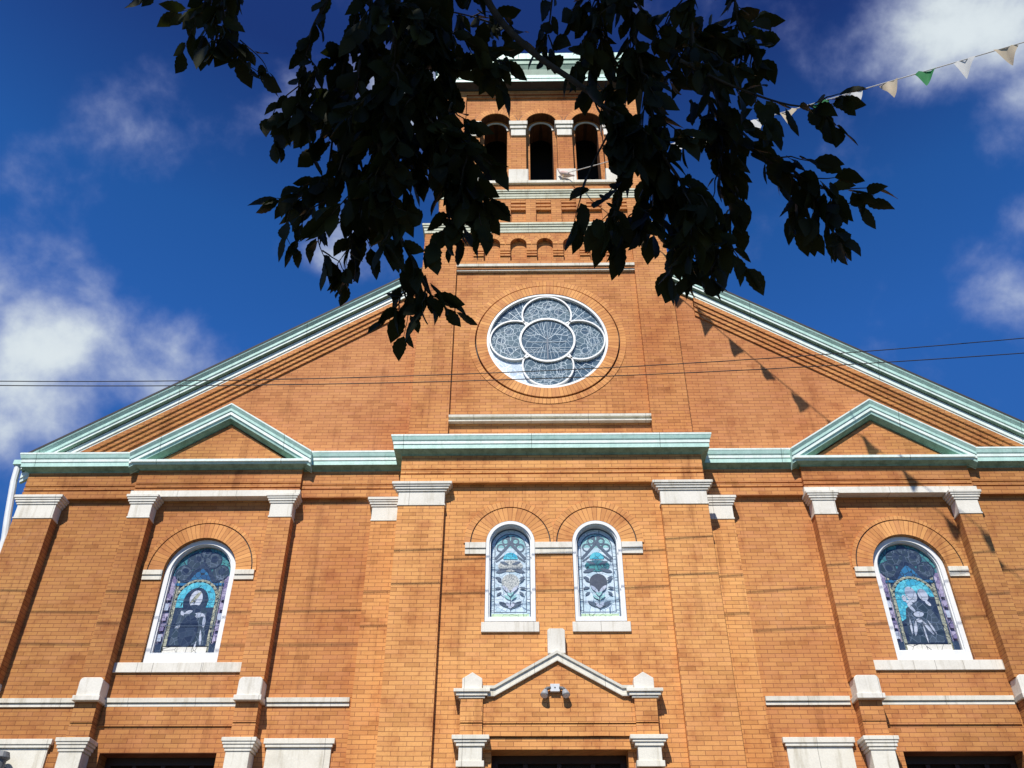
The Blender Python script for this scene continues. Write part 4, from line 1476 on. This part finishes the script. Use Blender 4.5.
# hanging twigs, each from the limbs above down to its tip (direction in view, distance)
TWIGS = [
    # far-left spray
    ([(150, -60, 2.9), (150, -15, 2.9), (145, -8, 2.9)], .004, .002, dict(spacing=.04, start=.5, side_twigs=1, tl=(.05, .1))),
    ([(215, -90, 2.75), (212, -20, 2.75), (196, 20, 2.7), (183, 52, 2.7)], .0035, .001, dict(spacing=.042, start=.3, L=(.06, .09))),
    ([(230, -90, 2.6), (222, -10, 2.6), (228, 30, 2.58), (240, 58, 2.55), (258, 72, 2.55)], .0045, .001, dict(spacing=.03, start=.3, side_twigs=3, tl=(.06, .12), L=(.07, .11))),
    ([(265, -80, 2.7), (240, -20, 2.7), (200, 5, 2.75), (178, 12, 2.8)], .004, .001, dict(spacing=.03, start=.4, side_twigs=2, tl=(.06, .1))),
    # left mass
    ([(345, -90, 2.6), (330, -10, 2.6), (312, 30, 2.58), (303, 70, 2.55), (300, 100, 2.5), (290, 112, 2.5)], .007, .0015, dict(spacing=.032, start=.35, side_twigs=5, tl=(.05, .10))),
    ([(400, -100, 2.5), (398, 0, 2.45), (390, 80, 2.4), (378, 150, 2.4), (372, 190, 2.4)], .011, .002, dict(spacing=.028, start=.2, side_twigs=13, tl=(.08, .18))),
    ([(390, -80, 2.7), (360, 0, 2.7), (345, 60, 2.65), (335, 120, 2.65), (328, 170, 2.6), (318, 186, 2.6), (304, 200, 2.6)], .006, .0015, dict(spacing=.028, start=.2, side_twigs=9, tl=(.05, .10))),
    ([(345, 150, 2.5), (330, 195, 2.5), (308, 212, 2.5), (296, 240, 2.48)], .003, .001, dict(spacing=.05, start=.1, L=(.06, .09))),
    ([(330, 200, 2.5), (318, 235, 2.48), (326, 262, 2.45)], .0025, .001, dict(spacing=.035, start=.1, L=(.06, .09), side_twigs=1, tl=(.05, .1))),
    ([(378, 130, 2.4), (385, 190, 2.35), (402, 240, 2.3), (420, 275, 2.3), (430, 294, 2.3), (440, 298, 2.3)], .006, .0015, dict(spacing=.03, start=.05, side_twigs=4, tl=(.05, .10), L=(.07, .105))),
    ([(385, 190, 2.4), (398, 250, 2.38), (406, 300, 2.35), (402, 314, 2.35)], .003, .001, dict(spacing=.04, start=.1, L=(.06, .10), side_twigs=1, tl=(.05, .08))),
    ([(440, -80, 2.6), (430, 30, 2.55), (425, 100, 2.5), (440, 150, 2.45), (468, 180, 2.4), (490, 200, 2.4)], .007, .0015, dict(spacing=.028, start=.15, side_twigs=12, tl=(.07, .14))),
    ([(420, 110, 2.5), (440, 170, 2.45), (450, 210, 2.42), (458, 238, 2.4)], .004, .0015, dict(spacing=.035, start=.1, side_twigs=4, tl=(.06, .12))),
    ([(395, 60, 2.5), (430, 120, 2.45), (462, 140, 2.4), (492, 165, 2.35)], .004, .0015, dict(spacing=.032, start=.1, side_twigs=4, tl=(.08, .16))),
    ([(360, 60, 2.55), (350, 130, 2.5), (358, 180, 2.5), (352, 230, 2.5), (345, 270, 2.5)], .004, .001, dict(spacing=.04, start=.05, side_twigs=3, tl=(.06, .12), L=(.06, .10))),
    ([(420, -80, 2.8), (412, 10, 2.8), (405, 40, 2.8), (395, 55, 2.8)], .005, .001, dict(spacing=.026, start=.2, side_twigs=6, tl=(.07, .14))),
    ([(365, -80, 2.75), (370, 10, 2.75), (362, 60, 2.75), (340, 100, 2.7), (322, 120, 2.7)], .005, .001, dict(spacing=.026, start=.2, side_twigs=8, tl=(.07, .14))),
    ([(410, 120, 2.6), (400, 150, 2.6), (392, 185, 2.6), (396, 215, 2.6)], .004, .001, dict(spacing=.026, start=0, side_twigs=6, tl=(.06, .12))),
    ([(380, 110, 2.6), (420, 140, 2.6), (450, 160, 2.6), (478, 178, 2.6)], .004, .001, dict(spacing=.028, start=0, side_twigs=5, tl=(.06, .12))),
    ([(350, 100, 2.6), (345, 140, 2.6), (352, 175, 2.6), (368, 205, 2.6)], .004, .001, dict(spacing=.026, start=0, side_twigs=6, tl=(.06, .12))),
    ([(310, 190, 2.5), (292, 205, 2.5), (286, 232, 2.48), (292, 248, 2.47)], .002, .0008, dict(spacing=.045, start=.15, L=(.05, .08))),
    ([(345, 215, 2.5), (352, 250, 2.48), (346, 285, 2.46)], .002, .0008, dict(spacing=.05, start=.2, L=(.05, .08))),
    ([(300, 85, 2.55), (282, 100, 2.55), (272, 118, 2.54), (276, 140, 2.53)], .002, .0008, dict(spacing=.04, start=.2, L=(.06, .09))),
    ([(425, 275, 2.3), (432, 296, 2.3), (442, 306, 2.3), (456, 312, 2.3)], .002, .0008, dict(spacing=.04, start=.1, L=(.05, .08))),
    ([(400, 280, 2.35), (408, 310, 2.34), (404, 336, 2.33)], .002, .0008, dict(spacing=.045, start=.1, L=(.05, .08))),
    ([(240, 40, 2.6), (262, 60, 2.58), (270, 78, 2.57)], .002, .0008, dict(spacing=.04, start=.2, L=(.05, .08))),
    ([(445, -70, 2.55), (436, 20, 2.55), (440, 70, 2.55), (450, 110, 2.5), (462, 150, 2.5)], .004, .001, dict(spacing=.022, start=.2, side_twigs=9, tl=(.05, .11))),
    ([(420, 20, 2.6), (440, 48, 2.6), (470, 60, 2.6), (500, 52, 2.6)], .003, .001, dict(spacing=.03, start=.1, side_twigs=3, tl=(.04, .08))),
    # top centre
    ([(470, -90, 2.7), (455, -20, 2.7), (440, 20, 2.65), (425, 60, 2.6)], .006, .0015, dict(spacing=.03, start=.25, side_twigs=5, tl=(.08, .16))),
    ([(395, 0, 2.5), (430, 20, 2.5), (468, 42, 2.5), (505, 62, 2.5)], .004, .001, dict(spacing=.038, start=.1, side_twigs=3, tl=(.05, .10))),
    ([(400, 10, 2.8), (440, 10, 2.8), (490, 22, 2.8), (520, 40, 2.8)], .004, .001, dict(spacing=.03, start=.1, side_twigs=4, tl=(.06, .12))),
    ([(560, -70, 2.6), (552, 0, 2.6), (548, 30, 2.6), (540, 45, 2.6)], .004, .001, dict(spacing=.04, start=.3, side_twigs=2, tl=(.05, .1))),
    # right mass
    ([(470, -60, 2.5), (490, 5, 2.5), (530, 50, 2.45), (575, 82, 2.4), (602, 105, 2.4), (622, 150, 2.35), (618, 200, 2.3), (606, 236, 2.3)], .013, .003, dict(spacing=.045, start=.55, side_twigs=6, tl=(.07, .12))),
    ([(600, 105, 2.4), (640, 130, 2.35), (680, 180, 2.3), (695, 215, 2.3), (700, 243, 2.3)], .007, .002, dict(spacing=.024, start=.0, side_twigs=13, tl=(.08, .15))),
    ([(640, -90, 2.6), (630, 0, 2.55), (640, 60, 2.5), (655, 130, 2.45), (650, 185, 2.4), (640, 225, 2.35)], .008, .002, dict(spacing=.024, start=.15, side_twigs=16, tl=(.08, .16))),
    ([(690, -90, 2.6), (690, 10, 2.55), (700, 80, 2.5), (730, 130, 2.45), (775, 165, 2.4), (820, 188, 2.4), (866, 188, 2.4)], .008, .0015, dict(spacing=.028, start=.15, side_twigs=9, tl=(.08, .18))),
    ([(680, 60, 2.4), (730, 85, 2.38), (790, 105, 2.35), (832, 104, 2.35)], .005, .0015, dict(spacing=.03, start=.05, side_twigs=5, tl=(.06, .14))),
    ([(740, -80, 2.7), (735, 0, 2.65), (745, 40, 2.6), (760, 60, 2.6)], .005, .001, dict(spacing=.026, start=.25, side_twigs=4, tl=(.05, .11))),
    ([(600, -80, 2.65), (598, 0, 2.6), (604, 60, 2.55), (620, 110, 2.5)], .006, .002, dict(spacing=.028, start=.2, side_twigs=7, tl=(.08, .16))),
    ([(790, 165, 2.4), (820, 205, 2.38), (838, 235, 2.35)], .003, .001, dict(spacing=.03, start=.1, side_twigs=2, tl=(.05, .09), L=(.07, .1))),
    ([(820, 185, 2.4), (842, 202, 2.4), (866, 203, 2.4)], .0025, .001, dict(spacing=.035, start=.1, L=(.06, .09), side_twigs=1, tl=(.04, .08))),
    ([(690, 100, 2.5), (720, 150, 2.5), (733, 190, 2.5), (727, 232, 2.5), (720, 258, 2.5)], .005, .0015, dict(spacing=.028, start=.0, side_twigs=6, tl=(.07, .14))),
    ([(730, 120, 2.5), (760, 150, 2.5), (790, 180, 2.5), (795, 200, 2.5)], .004, .001, dict(spacing=.03, start=.05, side_twigs=3, tl=(.06, .12))),
    ([(610, 130, 2.4), (590, 170, 2.35), (580, 200, 2.32), (574, 222, 2.3)], .003, .001, dict(spacing=.05, start=.55, L=(.08, .11))),
    ([(660, 40, 2.7), (690, 40, 2.7), (720, 30, 2.7), (755, 20, 2.7)], .004, .001, dict(spacing=.024, start=.0, side_twigs=6, tl=(.06, .14))),
    ([(650, 150, 2.6), (668, 190, 2.6), (680, 220, 2.6), (687, 246, 2.6)], .004, .001, dict(spacing=.024, start=.0, side_twigs=7, tl=(.07, .14))),
]
for pts, r0, r1, kw in TWIGS:
    leafy(px(pts), r0, r1, **kw)

tree = empty('street_tree', (-1.2, -17.6, 0))
tag(tree, 'dark leafy tree whose branches hang down in front of the bell tower and sky', 'tree')
# trunk and limbs, out of the picture behind the camera
tb = Vector((-1.2, -17.6, 0))
tk = MB()
tk.tube([tb - tb + Vector(q) for q in ((0, 0, -.15), (0, 0, .15), (.02, .01, 1.2), (.0, .05, 2.6), (.05, .12, 3.7))], [.30, .24, .20, .18, .16], BARK, 14)
hub = Vector((-.65, -15.3, 5.6))
fork = tb + Vector((.05, .12, 3.6))
limbs = [([fork, (-1.1, -16.6, 4.7), hub], .10, .05), ([fork, (-1.9, -17.6, 5.2), (-2.6, -17.2, 7.0)], .09, .03),
         ([fork, (-.2, -17.6, 5.2), (.9, -17.3, 7.0)], .09, .03), ([fork, (-1.1, -17.0, 5.8), (-.8, -16.6, 8.2)], .10, .03)]
for pts, a, c in limbs:
    q = smooth_path(pts, 6)
    tk.tube([p - tb for p in q], [a + (c - a) * i / (len(q) - 1) for i in range(len(q))], BARK, 8)
for pts, r0, r1, kw in TWIGS:
    if pts[0][1] < 0:
        p = ray(*pts[0])
        q = smooth_path([hub + Vector((rt.uniform(-.2, .2), rt.uniform(-.3, .2), rt.uniform(-.2, .1))), hub.lerp(p, .5) + Vector((0, .1, .22)), p], 5)
        tk.tube([a - tb for a in q], [max(.022, r0) + (r0 - max(.022, r0)) * i / (len(q) - 1) for i in range(len(q))], BARK, 7)
o = tk.build('trunk', tree, smooth=True)
# the rest of the crown, above and behind the view
def in_view(p, m=70):
    d = p - CAM
    z = d.dot(FWD)
    if z < .1:
        return False
    u, v = 512 + F_PX * d.dot(RIGHT) / z, 384 - F_PX * d.dot(UP) / z
    return -250 < u < 1274 and -m < v < 900


for (cx, cy, cz, rx, ry, rz, n) in ((-.8, -15.7, 6.1, 2.3, 1.6, 1.1, 3600), (-1.0, -17.4, 7.6, 3.0, 2.2, 1.5, 2600), (.9, -15.5, 5.5, 1.2, 1.1, .8, 1100), (-2.0, -15.5, 5.5, 1.2, 1.1, .8, 1100), (-.4, -14.9, 5.0, 1.6, .7, .5, 900)):
    clumps = [Vector((cx, cy, cz)) + Vector((q.x * rx, q.y * ry, q.z * rz)) for q in (rand_unit(rt) * rt.uniform(.2, 1) for _ in range(n // 22))]
    for i in range(n):
        c = rt.choice(clumps)
        p = c + Vector((rt.gauss(0, .16), rt.gauss(0, .16), rt.gauss(0, .12)))
        if in_view(p) or (p - CAM).length < 1.4:
            continue
        l = rt.uniform(.08, .13)
        add_leaf(p, rand_unit(rt) + Vector((0, 0, -.5)), rand_unit(rt) * .7 + Vector((0, 0, 1)), l, l * .6, False)
me = bpy.data.meshes.new('crown')
me.from_pydata([tuple(v - tb) for v in LV], [], LF)
me.materials.append(LEAF)
me.polygons.foreach_set('use_smooth', [True] * len(me.polygons))
co = bpy.data.objects.new('crown', me)
COL.objects.link(co)
co.parent = tree
TW_.v = [tuple(Vector(v) - tb) for v in TW_.v]
TW_.build('twigs', tree, smooth=True)
